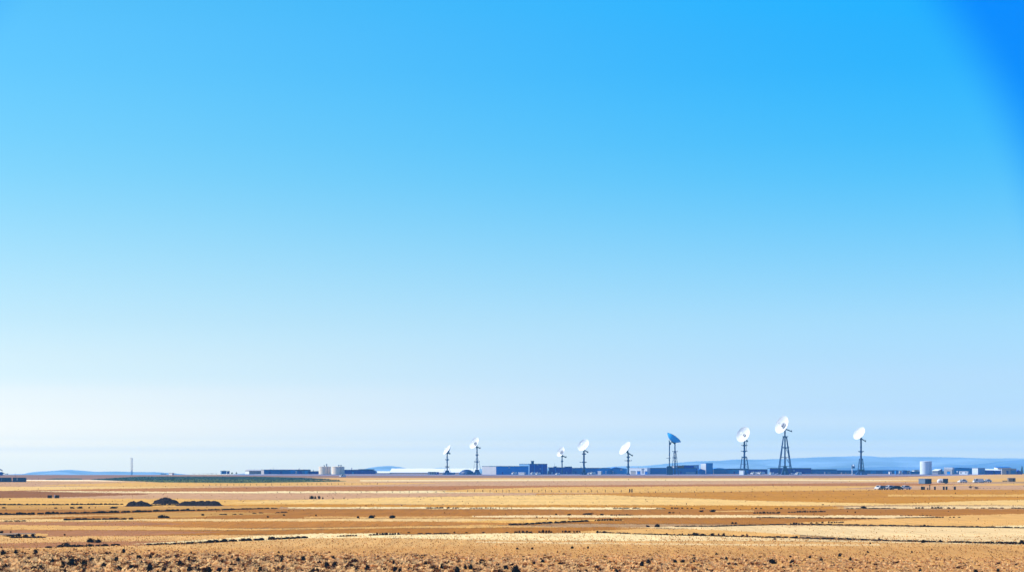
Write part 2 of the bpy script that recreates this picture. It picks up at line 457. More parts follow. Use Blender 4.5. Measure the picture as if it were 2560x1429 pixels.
field('cream', [(1180,1289),(1280,1288),(1600,1287),(1920,1287),(2240,1288.5),(2340,1290)], [(1180,1292),(1280,1293),(1600,1293),(1920,1293.5),(2240,1295),(2340,1293)], x0=1180, x1=2340)
field('straw', [(1960,1308),(2120,1300),(2240,1296),(2400,1288),(2560,1283.5)], [(1960,1308.4),(2120,1310.5),(2240,1313),(2400,1316),(2560,1318)], x0=1960)
field('gold', [(1080,1307),(1180,1302),(1280,1300),(1500,1298),(1560,1300)], [(1080,1307.4),(1180,1313),(1280,1311),(1450,1303),(1560,1301)], x0=1080, x1=1560)
field('lbrown', [(0,1304.5),(320,1303),(640,1303),(960,1303.5),(1200,1305),(1420,1311)], [(0,1312),(320,1318),(640,1320),(960,1316),(1200,1312),(1420,1311.3)], x1=1420)
field('mbrown', [(0,1305),(320,1305),(480,1309)], [(0,1312),(320,1314),(480,1309.4)], x1=480)
field('straw', [(0,1312),(320,1315),(640,1321.5),(960,1317),(1200,1312),(1420,1318)], [(0,1324),(320,1325),(640,1325),(960,1320.5),(1200,1319),(1420,1318.4)], x1=1420)
field('brown', [(0,1324),(320,1325),(640,1326),(960,1321),(1280,1318.5),(1600,1317)], [(0,1342),(320,1340),(640,1336),(960,1334),(1280,1334),(1600,1332)], x1=1640)
field('mbrown', [(0,1325.5),(320,1326),(560,1330)], [(0,1342),(320,1340),(560,1330.4)], x1=560)
field('straw', [(0,1333),(240,1336)], [(0,1341),(240,1338)], x1=120)
field('straw', [(1400,1330.6),(1480,1327),(1600,1322),(1800,1322),(2000,1330)], [(1400,1331),(1480,1332),(1600,1336),(1800,1342),(2000,1345)], x0=1400, x1=2000)
field('cream', [(1540,1319.5),(1650,1316.5),(1800,1315.5),(1920,1313),(2240,1316),(2400,1318),(2560,1318)], [(1540,1319.8),(1650,1320),(1800,1325),(1920,1332),(2240,1352),(2560,1360)], x0=1540)
field('pale', [(2400,1319),(2560,1313)], [(2400,1320),(2560,1320)], x0=2400)
field('tan', [(0,1342),(320,1340),(640,1337),(960,1335)], [(0,1362),(640,1358),(960,1350)], x1=960)
field('mbrown', [(0,1358),(320,1353),(460,1353)], [(0,1376),(320,1366),(460,1355)], x1=450)
field('pale', [(330,1360),(440,1354),(640,1340),(800,1334),(1000,1333)], [(330,1360.4),(440,1360),(640,1352),(800,1345),(1000,1338)], x0=330, x1=1000)
field('tan', [(0,1372),(320,1364.5),(500,1360),(640,1352.5),(800,1345.5),(960,1338)], [(0,1400),(960,1400)], x1=980)
field('pale', [(800,1345),(960,1338),(1280,1333.5),(1500,1333),(1920,1345)], [(800,1346),(960,1345),(1280,1352),(1500,1354),(1920,1352)], x0=790, x1=1980)
field('cream', [(1700,1341),(1920,1345),(2240,1354.5),(2560,1361.5)], [(1700,1350),(1920,1352),(2240,1357),(2560,1364)], x0=1650)
field('tan', [(800,1346),(960,1345),(1280,1351),(1600,1352),(1920,1352),(2240,1357),(2560,1362)], [(800,1400),(2560,1400)], x0=780)
field('cream', [(1200,1354),(1500,1357),(1920,1361)], [(1200,1356.5),(1500,1360),(1920,1364)], x0=1190, x1=2200)
field('fg', [(0,1376),(320,1372),(800,1368),(1280,1366),(1920,1367),(2560,1366)], [(0,1470),(2560,1470)], jit=2)
field('dgreen', [(110,1197.4),(140,1195),(190,1195),(210,1196)], [(110,1197.7),(210,1198)], x0=115, x1=205, jit=0.1)
field('dgreen', [(225,1198),(300,1193),(345,1190.5),(640,1190.6),(760,1193.5),(830,1197)], [(225,1198.6),(330,1202),(640,1199),(760,1199),(830,1197.6)], x0=228, x1=825, jit=0.15)
field('green', [(320,1200.5),(480,1197.5),(640,1198),(760,1199),(870,1202)], [(320,1201),(400,1205),(600,1206.6),(760,1204.6),(870,1202.5)], x0=325, x1=865, jit=0.15)

# ------------------------------------------------------------------ hills
def profile(tab, x): return interp([(a, (b,)) for a, b in tab], x)[0]
RIDGE = [(-900,1172),(-500,1178),(-200,1185),(0,1184.5),(70,1183.5),(95,1178.2),(130,1177.2),(155,1175),(178,1173.3),(210,1175),(250,1178.2),(290,1177.3),(330,1178.6),(400,1179),(440,1182),(480,1185),(560,1186),(620,1182),(650,1185),(850,1186),(900,1174),(925,1168.5),(950,1165),(980,1164),(1000,1166),(1020,1170.5),(1080,1169.5),(1105,1167.6),(1130,1169.5),(1250,1172),(1400,1172),(1480,1170),(1530,1165),(1560,1163.5),(1600,1164),(1650,1159),(1700,1154.3),(1740,1151.6),(1800,1150.6),(1830,1147.6),(1900,1148),(1960,1145.2),(2040,1142),(2100,1141),(2150,1138.4),(2170,1139),(2200,1141.4),(2260,1140.6),(2300,1141.4),(2400,1142.6),(2480,1144.4),(2560,1145.2),(2800,1143),(3200,1150),(3800,1158)]
def hills(tab, D, depth, seed, m, x0=-900, x1=3800):
    wb = wob(seed)
    rr = random.Random(seed)
    ks = [(rr.uniform(0.004, 0.03), rr.uniform(-0.02, 0.02), rr.uniform(0, 6.28)) for _ in range(9)]
    mb = MB()
    cols, rows = 460, 26
    zb = -96.0
    for j in range(rows + 1):
        t = j / rows
        Y = D - depth * 0.75 + depth * t
        s = min(1.0, t / 0.75); s = s * s * (3 - 2 * s)
        if t > 0.75: s = 1 - ((t - 0.75) / 0.25) * 0.5
        for i in range(cols + 1):
            px = x0 + (x1 - x0) * i / cols
            ztop = gz(profile(tab, px) + 0.25 * wb(px * 3), D)
            X = gx(px, D)
            bump = sum(math.sin(a * X + b * Y + c) for a, b, c in ks) * 1.5 * math.sin(math.pi * min(1, t / 0.75)) 
            mb.v.append((X, Y, zb + (ztop - zb) * s + bump * (0.4 + abs(ztop - zb) / 90)))
    mb.f = [(j * (cols + 1) + i, j * (cols + 1) + i + 1, (j + 1) * (cols + 1) + i + 1, (j + 1) * (cols + 1) + i) for j in range(rows) for i in range(cols)]
    mb.sm = [True] * len(mb.f)
    return props(mb.build('hills', m), kind='structure')
hm = mat('haze-tinted dry hillside', (0.23, 0.31, 0.44), 0.95, 0.4, streak=(0.004, 0.008, 0.02), spec=0.05)  # blue of the distant haze put into the hillside colour
hm2 = mat('haze-tinted scrub hillside', (0.12, 0.20, 0.38), 0.95, 0.3, streak=(0.004, 0.008, 0.02), spec=0.05)  # haze blue mixed into this colour as well
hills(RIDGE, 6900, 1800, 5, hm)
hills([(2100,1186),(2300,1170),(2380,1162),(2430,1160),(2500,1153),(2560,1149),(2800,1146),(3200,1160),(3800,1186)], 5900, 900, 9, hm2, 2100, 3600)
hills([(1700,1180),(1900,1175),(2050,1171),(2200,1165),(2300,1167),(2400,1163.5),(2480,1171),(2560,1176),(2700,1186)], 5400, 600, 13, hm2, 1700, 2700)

# ------------------------------------------------------------------ buildings
def bx_local(px, Xm, d, th):
    k = (px - 1280.0) / F
    return (k * d - Xm) / (math.cos(th) - k * math.sin(th))
def building(name, label, cat, px0, pxm, px1, ytop, d=1570, th=None, depth=22, front='blue', end='pale', trim='roofdark', roof='flat', feats=(), tops=(), rise=0, group=None):
    """A building: pxm is the near corner column, px0 the far end of its end wall, px1 the far end of its front."""
    if px0 < pxm:
        th = math.radians(th if th is not None else 24)
        k = (px0 - 1280.0) / F
        Xm = gx(pxm, d)
        D = (Xm - k * d) / (math.sin(th) + k * math.cos(th))
    else:
        th = math.radians(th or 0); D = depth; Xm = gx(pxm, d)
    W = bx_local(px1, Xm, d, th)
    Ht = gz(ytop, d)
    t = thing(name, label, cat, (Xm, d, 0), th, group)
    tr = 0.35
    mb = MB()
    if roof == 'flat':
        mb.box(0, W, 0, D, 0, Ht - tr); mb.build('wall', M[front], t)
        MB().box(-0.12, W + 0.12, -0.12, D + 0.12, Ht - tr, Ht).build('roof', M[trim], t)
    elif roof == 'gable':      # ridge along the front
        mb.box(0, W, 0, D, 0, Ht - rise); mb.build('wall', M[front], t)
        MB().prism([(-0.4, Ht - rise), (D + 0.4, Ht - rise), (D + 0.4, Ht - rise + 0.15), (D / 2, Ht), (-0.4, Ht - rise + 0.15)], -0.3, W + 0.3).build('roof', M[trim], t)
    elif roof == 'gablefront':  # ridge towards the viewer
        mb.box(0, W, 0, D, 0, Ht - rise)
        mb.build('wall', M[front], t)
        g = MB(); n = 5
        g.v = [(-0.3, -0.2, Ht - rise), (W + 0.3, -0.2, Ht - rise), (W * 0.32, -0.2, Ht), (-0.3, D, Ht - rise), (W + 0.3, D, Ht - rise), (W * 0.32, D, Ht)]
        g.f = [(0, 1, 2), (5, 4, 3), (0, 2, 5, 3), (2, 1, 4, 5), (1, 0, 3, 4)]; g.sm = [False] * 5
        g.build('roof', M[trim], t)
    elif roof == 'slope':      # roof plane falling towards the viewer
        mb.prism([(0, 0), (D, 0), (D, Ht - 0.3), (0, Ht - rise)], 0, W); mb.build('wall', M[front], t)
        MB().prism([(-0.4, Ht - rise - 0.02), (D + 0.3, Ht - 0.28), (D + 0.3, Ht), (-0.4, Ht - rise + 0.25)], -0.2, W + 0.2).build('roof', M[trim], t)
    elif roof == 'arch':
        mb.box(0, W, 0, D, 0, Ht - rise); mb.build('wall', M[front], t)
        pts = [(W * i / 12.0, Ht - rise + rise * math.sin(math.pi * (0.08 + 0.84 * i / 12.0))) for i in range(13)]
        g = MB(); k = len(pts) + 2
        prof = [(-0.2, Ht - rise)] + pts + [(W + 0.2, Ht - rise)]
        g.v = [(a, -0.2, b) for a, b in prof] + [(a, D + 0.2, b) for a, b in prof]
        g.f = [tuple(range(k - 1, -1, -1)), tuple(range(k, 2 * k))] + [(i, i + 1, i + 1 + k, i + k) for i in range(k - 1)] + [(k - 1, 0, k, 2 * k - 1)]
        g.sm = [False] * len(g.f)
        g.build('roof', M[trim], t)
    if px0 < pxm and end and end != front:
        MB().box(-0.08, -0.003, 0.0, D, 0.0, Ht - tr - rise).build('end_wall', M[end], t)  # sunlit end coloured paler than the front, which has shade in its colour
    for ft in feats:
        kind, a, b, yt, yb, mm = ft[:6]
        x0, x1 = bx_local(a, Xm, d, th), bx_local(b, Xm, d, th)
        z0, z1 = max(0.0, gz(yb, d)), gz(yt, d)
        if kind == 'window':
            f = MB()
            q = 0.18
            f.box(x0 - q, x0, -0.10, 0, z0 - q, z1 + q).box(x1, x1 + q, -0.10, 0, z0 - q, z1 + q).box(x0, x1, -0.10, 0, z1, z1 + q).box(x0, x1, -0.10, 0, z0 - q, z0)
            fo = f.build('window', M['grey'], t)
            MB().box(x0, x1, -0.05, -0.004, z0, z1).build('pane', M[mm], fo)
        else:
            o = MB().box(x0, x1, -(0.09 if kind != 'canopy' else 1.2), -0.004, z0, z1).build(kind, M[mm], t)
            if kind == 'door' and x1 - x0 > 1.2:
                MB().box(x0 - 0.15, x1 + 0.15, -0.2, -0.094, z1, z1 + 0.18).build('lintel', M['roofdark'], o)
    for tp in tops:             # things fixed to the roof: vent, chimney, block
        kind, a, b, yt, mm = tp[:5]
        x0, x1 = bx_local(a, Xm, d, th), bx_local(b, Xm, d, th)
        yy = tp[5] if len(tp) > 5 else D * 0.35
        z1 = gz(yt, d)
        if kind in ('vent', 'pole'):
            r = (x1 - x0) / 2
            MB().tube(((x0 + x1) / 2, yy, Ht - 0.1), ((x0 + x1) / 2, yy, z1), r, r, 8).build(kind, M[mm], t)
        elif kind == 'chimney':
            b_ = MB().box(x0, x1, yy, yy + (x1 - x0), Ht - 0.05, z1 - 0.4)
            b_.box(x0 - 0.2, x1 + 0.2, yy - 0.2, yy + (x1 - x0) + 0.2, z1 - 0.4, z1).build(kind, M[mm], t)
        else:
            o = MB().box(x0, x1, 0.35, D - 0.5, Ht + 0.003, z1).build(kind, M[mm], t)
            MB().box(x0 - 0.15, x1 + 0.15, 0.2, D - 0.35, z1, z1 + 0.22).build('coping', M['roofdark'], o)
    return t

B = building
# --- far left, cut by the frame
for px0, px1, lab in ((-14, 26, 'blue shipping container cut by the frame edge, nearest the pedestal antenna'), (32.5, 63, 'blue shipping container with a pale panel beside a thin whip pole')):
    d = gd(1204.2)
    t = thing('shipping_container', lab, 'container', (gx(px0, d), d, 0), 0, 'blue containers')
    W = (px1 - px0) * d / F; hh = gz(1193, d)
    b = MB().box(0, W, 0, 2.4, 0.12, hh)
    nrib = int(W / 0.35)
    for i in range(nrib): b.box(i * 0.35 + 0.1, i * 0.35 + 0.24, -0.05, 0, 0.25, hh - 0.15)
    b.build('body', M['contblue'], t)
    f = MB()
    for x in (0, W): f.box(x - 0.07, x + 0.07, -0.08, 0.06, 0, hh + 0.04)
    f.box(0.07, W - 0.07, -0.08, 0.0, hh - 0.1, hh + 0.05); f.box(0.07, W - 0.07, -0.08, 0, 0.05, 0.2)
    f.build('corner_frame', M['contnavy'], t)
    if px0 > 0:
        MB().box(1.7, 2.25, -0.10, -0.055, 0.9, hh - 0.2).build('panel', M['grey'], t)
    else:
        MB().box(3.2, 3.45, -0.10, -0.055, 0.5, hh - 0.3).build('panel', M['lightblue'], t)
d = gd(1204.0)
t = thing('equipment_locker', 'small white locker standing in the gap between the two blue containers', 'locker', (gx(29.3, d), d, 0))
MB().box(-0.42, 0.42, 0, 0.6, 0.05, 0.75).build('body', M['white'], t)
MB().box(-0.38, 0.38, -0.03, -0.004, 0.1, 0.7).build('door', M['grey'], t)
t = thing('whip_pole', 'thin dark whip pole rising over the blue container with the pale panel', 'pole', (gx(38.3, d + 3), d + 3, 0))
MB().tube((0, 0, 0), (0, 0, 2.5), 0.07, 0.05).build('pole', M['steel'], t)
MB().tube((0, 0, 2.5), (0, 0, gz(1179, d + 3)), 0.05, 0.02).build('whip', M['steel'], t)
# pedestal antenna behind the containers, at the frame's edge
d = 1440
t = thing('pedestal_antenna', 'blue pedestal antenna with curved hood and long arm, cut by frame edge behind containers', 'antenna', (gx(3, d), d, 0))
MB().tube((0, 0, 0), (0, 0, gz(1186, d)), 1.1, 0.9, 12).build('pedestal', M['steel'], t)
MB().box(-1.2, 1.1, -1.0, 1.0, gz(1187, d), gz(1179, d)).build('cab', M['blue'], t)
u = d / F
hd = MB()
arcp = [(-3.2 * 1.0 + 0.45 * i, 0) for i in range(11)]
prev = None
for i in range(12):
    a = math.pi * (1.05 - 0.95 * i / 11)
    p = (-1.0 + 2.0 * math.cos(a), 0, gz(1178, d) + 1.5 * math.sin(a))
    if prev: hd.tube(prev, p, 0.33, 0.33, 8)
    prev = p
hd.build('hood', M['steel'], t)
MB().tube((0.9, 0, gz(1181, d)), (3.2, 0, gz(1184, d)), 0.28, 0.18).tube((3.2, 0, gz(1184, d)), (4.7, 0, gz(1183.5, d)), 0.18, 0.14).build('arm', M['steel'], t)
MB().tube((4.4, 0, gz(1183.7, d)), (4.95, 0, gz(1183.4, d)), 0.35, 0.35).build('feed_horn', M['steel'], t)

# --- telecom mast
d = 1545
t = thing('lattice_mast', 'tall slim lattice mast standing alone over the green crop field', 'mast', (gx(329.5, d), d, 0))
b = MB(); zt = gz(1143.6, d); zm = gz(1174, d); u = d / F
for sx in (-1, 1):
    for sy in (-1, 1):
        b.tube((sx * 0.45, sy * 0.45, -6), (sx * 0.45, sy * 0.45, zm), 0.11, 0.11, 6)
for i in range(9):
    z0 = -6 + (zm + 6) * i / 9; z1 = -6 + (zm + 6) * (i + 1) / 9
    b.tube((-0.45, -0.45, z0), (0.45, -0.45, z1), 0.07, 0.07, 5); b.tube((0.45, 0.45, z0), (-0.45, 0.45, z1), 0.07, 0.07, 5)
b.build('lattice_base', M['midblue'], t)
b = MB()
for sx in (-1, 1):
    for sy in (-1, 1):
        b.tube((sx * 0.62, sy * 0.62, zm), (sx * 0.62, sy * 0.62, zt), 0.10, 0.10, 6)
for i in range(12):
    z0 = zm + (zt - zm) * i / 12; z1 = zm + (zt - zm) * (i + 1) / 12
    b.tube((-0.62, -0.62, z0), (0.62, -0.62, z1), 0.05, 0.05, 5); b.tube((0.62, 0.62, z0), (-0.62, 0.62, z1), 0.05, 0.05, 5)
    b.tube((-0.62, -0.62, z1), (0.62, -0.62, z1), 0.05, 0.05, 5)
b.build('lattice_top', M['white'], t)

# --- small far structures, left
B('farm_shed', 'small white shed alone on the skyline between the lattice mast and low trees', 'shed', 422, 422, 430.6, 1181, d=1484, th=-45, depth=1.8, front='white', trim='pale')
B('farm_shed', 'low blue shed on the skyline just beside the small white shed', 'shed', 402, 402, 413, 1183, d=1565, depth=5, front='navy', trim='roofdark', tops=(('vent', 403, 404.2, 1181.5, 'navy'),))
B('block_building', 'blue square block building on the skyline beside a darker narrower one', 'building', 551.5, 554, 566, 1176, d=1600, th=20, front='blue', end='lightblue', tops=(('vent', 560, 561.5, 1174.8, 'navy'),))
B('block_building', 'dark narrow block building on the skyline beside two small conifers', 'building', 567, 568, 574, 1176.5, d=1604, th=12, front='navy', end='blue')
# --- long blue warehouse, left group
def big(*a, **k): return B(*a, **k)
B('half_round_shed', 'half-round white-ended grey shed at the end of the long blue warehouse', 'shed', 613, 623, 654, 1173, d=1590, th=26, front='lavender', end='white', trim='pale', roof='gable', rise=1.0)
B('warehouse', 'long shaded blue warehouse with sunlit pale end wall beside the grey half-round shed', 'warehouse', 653, 660, 740, 1173, d=1580, th=24, front='blue', end='pale',
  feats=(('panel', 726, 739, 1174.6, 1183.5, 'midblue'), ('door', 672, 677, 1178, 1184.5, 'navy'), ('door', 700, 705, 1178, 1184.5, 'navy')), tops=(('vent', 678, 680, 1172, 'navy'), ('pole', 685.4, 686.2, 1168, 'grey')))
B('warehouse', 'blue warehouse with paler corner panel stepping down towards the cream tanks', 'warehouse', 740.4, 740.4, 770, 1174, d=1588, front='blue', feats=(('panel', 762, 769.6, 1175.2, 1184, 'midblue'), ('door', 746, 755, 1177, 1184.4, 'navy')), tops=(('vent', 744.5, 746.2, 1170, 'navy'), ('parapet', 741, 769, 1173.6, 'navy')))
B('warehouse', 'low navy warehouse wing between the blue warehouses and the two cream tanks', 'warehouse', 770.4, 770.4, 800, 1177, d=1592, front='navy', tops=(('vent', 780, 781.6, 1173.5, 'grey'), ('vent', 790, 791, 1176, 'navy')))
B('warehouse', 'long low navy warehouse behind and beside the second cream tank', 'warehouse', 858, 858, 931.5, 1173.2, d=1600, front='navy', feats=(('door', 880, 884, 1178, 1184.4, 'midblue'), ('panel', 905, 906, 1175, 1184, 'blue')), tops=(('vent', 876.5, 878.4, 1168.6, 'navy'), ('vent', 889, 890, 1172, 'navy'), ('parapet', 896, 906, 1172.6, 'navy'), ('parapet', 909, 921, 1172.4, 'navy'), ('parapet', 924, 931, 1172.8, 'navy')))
B('annex_building', 'small navy annex closing the end of the long low navy warehouse', 'building', 931.9, 931.9, 938, 1175.8, d=1600, depth=12, front='navy')
# tanks
def tank(label, pxa, pxb, ytop, d, m='tank', name='storage_tank', fits=((0.2, 0.5), (-0.1, 0.35))):
    r = (pxb - pxa) / 2 * d / F; x = gx((pxa + pxb) / 2, d); ht = gz(ytop, d)
    t = thing(name, label, 'tank', (x, d, 0))
    MB().lathe([(0.01, 0), (r, 0), (r, ht - 0.25), (r + 0.06, ht - 0.25), (r + 0.06, ht - 0.05), (r - 0.05, ht - 0.05), (0.01, ht + 0.25)], 48).build('shell', M[m], t)
    MB().lathe([(r + 0.01, 0), (r + 0.3, 0), (r + 0.3, 0.3), (r + 0.01, 0.3)], 48, closed=True).build('base_ring', M['grey'], t)
    for fx, fh in fits:
        MB().tube((fx * r, -r * 0.4, ht), (fx * r, -r * 0.4, ht + fh * 2.2), 0.35, 0.35).tube((fx * r, -r * 0.4, ht + fh * 2.2), (fx * r, -r * 0.4, ht + fh * 2.2 + 0.3), 0.6, 0.6).build('vent', M['steel'], t)
    a = math.radians(-60)
    l = MB()
    for k in (-0.25, 0.25):
        l.tube(((r + 0.2) * math.cos(a) + k, (r + 0.2) * math.sin(a), 0), ((r + 0.2) * math.cos(a) + k, (r + 0.2) * math.sin(a), ht + 0.6), 0.05, 0.05, 5)
    for i in range(int(ht / 0.5)):
        l.tube(((r + 0.2) * math.cos(a) - 0.25, (r + 0.2) * math.sin(a), 0.4 + i * 0.5), ((r + 0.2) * math.cos(a) + 0.25, (r + 0.2) * math.sin(a), 0.4 + i * 0.5), 0.035, 0.035, 4)
    l.build('ladder', M['lavender'], t)
    return t
tank('cream round storage tank with a tall roof vent, against the low navy wing', 797, 827, 1165.3, 1545, fits=((0.35, 0.75), (-0.05, 0.3)))
tank('cream round storage tank with two short roof vents, against the long navy warehouse', 829.5, 861, 1165.3, 1535, fits=((0.15, 0.42), (0.5, 0.42)))
tank('tall white silo towering over the low sheds at the distant skyline', 2300, 2329.5, 1152, 1540, m='white', name='silo', fits=())
# --- white long tents
B('long_greenhouse', 'long white-roofed greenhouse stretching behind the two slim dish antennas', 'greenhouse', 974, 974, 1196, 1170.2, d=1605, depth=30, front='white', trim='dishwhite', roof='slope', rise=3.4)
B('long_greenhouse', 'low white tent-roofed shed stepping down from the long white greenhouse', 'greenhouse', 940, 940, 973, 1177, d=1600, depth=16, front='white', trim='dishwhite', roof='slope', rise=1.6)
t = thing('water_tower', 'tiny water tower peeping over the long white greenhouse', 'tower', (gx(990.5, 1660), 1660, -0.7))
MB().tube((-0.6, 0, 0), (-0.6, 0, gz(1170, 1660)), 0.12).tube((0.6, 0, 0), (0.6, 0, gz(1170, 1660)), 0.12).tube((0, 0.8, 0), (0, 0.8, gz(1170, 1660)), 0.12).build('leg', M['steel'], t)
MB().lathe([(0.01, gz(1170.5, 1660)), (1.0, gz(1170.5, 1660)), (1.0, gz(1167, 1660)), (0.01, gz(1166, 1660))], 14).build('cistern', M['midblue'], t)
# clutter in front of the greenhouse
def carport(label, px0, px1, ytop, d, front='steel'):
    t = thing('open_shed', label, 'shed', (gx(px0, d), d, 0))
    W = (px1 - px0) * d / F; ht = gz(ytop, d)
    MB().box(0, W, 0, 4, ht - 0.4, ht).build('roof', M[front], t)
    for i in range(4):
        x = W * i / 3
        MB().box(x - 0.15, x + 0.15, 0, 0.3, 0, ht - 0.4).build('post', M[front], t)
    MB().box(0, W, 3.6, 3.8, 0, ht - 0.4).build('back_wall', M['white'], t)
    return t
carport('open-fronted shed with blue flat roof before the long white greenhouse', 1070, 1088, 1178.4, 1545)
def dome(label, cx, w, ytop, d, m='steel', name='equipment_dome', sub=True):
    t = thing(name, label, 'dome', (gx(cx, d), d, 0))
    r = w / 2 * d / F; ht = gz(ytop, d)
    MB().lathe([(r * 1.02, 0), (r * 0.97, ht * 0.35), (r * 0.8, ht * 0.62), (r * 0.55, ht * 0.82), (r * 0.5, ht * 0.86), (r * 0.28, ht * 0.97), (0.01, ht)], 20).build('shell', M[m], t)
    if sub:
        MB().box(-r * 0.2, r * 0.1, -r * 0.99, -r * 0.8, 0, ht * 0.4).build('door', M['lightblue'], t)
        MB().lathe([(r * 0.56, ht * 0.80), (r * 0.60, ht * 0.80), (r * 0.60, ht * 0.86), (r * 0.5, ht * 0.86)], 20, closed=True).build('collar', M['roofdark'], t)
    return t
dome('broad blue dome between the two slim dish antennas before the white greenhouse', 1167, 38, 1172.6, 1535)
B('equipment_hut', 'navy hut with white panel beside the open-fronted shed', 'hut', 1088, 1088, 1097, 1178.8, d=1550, depth=4, front='navy', feats=(('panel', 1089.5, 1092, 1180, 1183, 'white'),))
B('equipment_hut', 'low navy hut between the smallest dish antenna base and the blue dome', 'hut', 1126, 1126, 1137, 1180, d=1552, depth=4, front='navy', roof='gable', rise=1.0)
# --- big building in the middle
B('factory_hall', 'shaded blue hall with pale sunlit end and round vent, beside the tall hall with chimney', 'hall', 1205.5, 1240.5, 1321, 1164.3, d=1530, th=20, front='midblue', end='pale',
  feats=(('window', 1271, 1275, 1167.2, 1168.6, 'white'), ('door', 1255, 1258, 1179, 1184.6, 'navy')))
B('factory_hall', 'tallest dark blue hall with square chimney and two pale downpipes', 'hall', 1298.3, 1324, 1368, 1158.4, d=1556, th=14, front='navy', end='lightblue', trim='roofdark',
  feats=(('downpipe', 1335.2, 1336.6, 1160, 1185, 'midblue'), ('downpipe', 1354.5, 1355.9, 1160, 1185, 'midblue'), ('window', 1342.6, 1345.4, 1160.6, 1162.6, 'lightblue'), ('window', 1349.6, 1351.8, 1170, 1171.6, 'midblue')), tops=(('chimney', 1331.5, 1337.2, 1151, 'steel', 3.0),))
# --- row right of it
B('workshop_building', 'navy workshop with pale corner strip behind the smallest ringed dish antenna', 'workshop', 1369, 1372.5, 1430, 1167, d=1572, th=10, front='navy', end='lightblue',
  feats=(('downpipe', 1388, 1389.6, 1169, 1185, 'midblue'), ('door', 1378.5, 1381.4, 1179.5, 1185, 'white'), ('panel', 1416, 1417.8, 1178, 1185, 'lightblue'), ('panel', 1396, 1399, 1180, 1184, 'midblue')), tops=(('vent', 1387.4, 1388, 1157, 'grey', 2), ('parapet', 1387, 1392, 1165.6, 'navy'), ('parapet', 1414.5, 1430, 1166, 'navy')))
B('workshop_building', 'long blue workshop running behind the plain white dish antenna on a thick mast', 'workshop', 1430.5, 1430.5, 1497, 1168.6, d=1576, front='blue',
  feats=(('door', 1437, 1441, 1178, 1185, 'navy'), ('panel', 1488.8, 1489.6, 1179, 1184.6, 'lightblue')), tops=(('vent', 1452, 1453.4, 1165, 'steel', 2), ('vent', 1462, 1464, 1166.8, 'steel', 2)))
B('workshop_building', 'light blue workshop with dark door between the long blue workshop and gabled hall', 'workshop', 1497.4, 1497.4, 1526, 1168.8, d=1574, front='midblue', feats=(('door', 1519.5, 1525.5, 1176, 1184.8, 'blue'), ('downpipe', 1514, 1515.6, 1176, 1184.6, 'white')))
B('gabled_hall', 'light blue hall with low sloping gable and dark door behind the tilted dish', 'hall', 1526.4, 1526.4, 1567.5, 1166.8, d=1578, depth=25, front='midblue', trim='blue', roof='gablefront', rise=1.4, feats=(('door', 1526.8, 1531, 1176, 1184.8, 'blue'), ('window', 1551, 1555.5, 1172.4, 1174, 'white'), ('downpipe', 1532, 1533.4, 1176, 1184.6, 'white'), ('downpipe', 1536.6, 1537.6, 1176.4, 1184.6, 'lightblue')))
B('white_office', 'white low building with dark doorways beside the tilted dish mast', 'building', 1573.8, 1573.8, 1618, 1168.6, d=1574, th=-40, depth=4, front='white', trim='white', feats=(('door', 1577, 1589, 1177, 1184.6, 'grey'), ('door', 1593, 1601, 1176.8, 1185, 'blue'), ('door', 1604, 1610, 1171, 1182.5, 'lavender'), ('door', 1612.4, 1618.6, 1177.4, 1184.6, 'blue')), tops=(('vent', 1591, 1592.4, 1166.2, 'grey', 2),))
B('control_building', 'long blue control building behind the upturned blue dish', 'building', 1621, 1621, 1741, 1168.6, d=1576, front='blue',
  feats=(('door', 1700, 1704, 1178, 1185, 'navy'), ('panel', 1714, 1738, 1178.8, 1185, 'lightblue'), ('downpipe', 1744, 1745, 1170, 1185, 'white')),
  tops=(('penthouse', 1710.4, 1733.6, 1162.6, 'navy'), ('rooftop_unit', 1685, 1695, 1163.6, 'pale'), ('rooftop_unit', 1697.5, 1709.6, 1163.4, 'rust')))
B('rooftop_pavilion', 'white boxy pavilion under a dark frame, next to the control building', 'building', 1734.4, 1734.4, 1747, 1161.6, d=1583, depth=12, front='navy', feats=(('panel', 1735, 1744, 1163.4, 1170, 'white'),))
B('sloped_annex', 'blue annex with sloping roof at the foot of the white-faced tower block', 'building', 1745.6, 1745.6, 1764, 1171, d=1572, depth=12, front='blue', trim='blue', roof='gablefront', rise=1.2)
B('tower_block', 'short tower block with sunlit white end face and shaded blue side', 'building', 1752.2, 1765, 1782, 1156.4, d=1590, th=40, front='midblue', end='white', trim='midblue')
B('round_roofed_shed', 'low blue shed with curved roof behind the white-faced tower block', 'shed', 1782, 1782, 1815, 1169, d=1600, depth=18, front='blue', trim='midblue', roof='arch', rise=1.0, feats=(('downpipe', 1782.6, 1784.6, 1172, 1184.8, 'white'),))
B('long_shed', 'long blue shed behind the largest plain dish antenna', 'shed', 1815.4, 1815.4, 1872, 1171.8, d=1604, front='midblue', feats=(('door', 1834, 1838, 1178, 1184.4, 'navy'),), tops=(('parapet', 1818, 1871, 1171.2, 'navy'),))
B('long_shed', 'long navy shed joining the plain dish to the lattice-tower dish', 'shed', 1872.4, 1872.4, 1920, 1172, d=1600, front='navy', feats=(('door', 1880, 1892, 1179.4, 1184.2, 'blue'), ('door', 1897.4, 1909.4, 1179.4, 1184.2, 'blue')))
B('long_shed', 'navy shed with raised roof behind the lattice-tower dish', 'shed', 1919, 1924.6, 2028, 1169, d=1590, th=9, front='navy', end='lightblue', feats=(('panel', 1983, 1987, 1173.4, 1177.4, 'lightblue'), ('panel', 2013, 2027, 1181.4, 1183.4, 'midblue')))
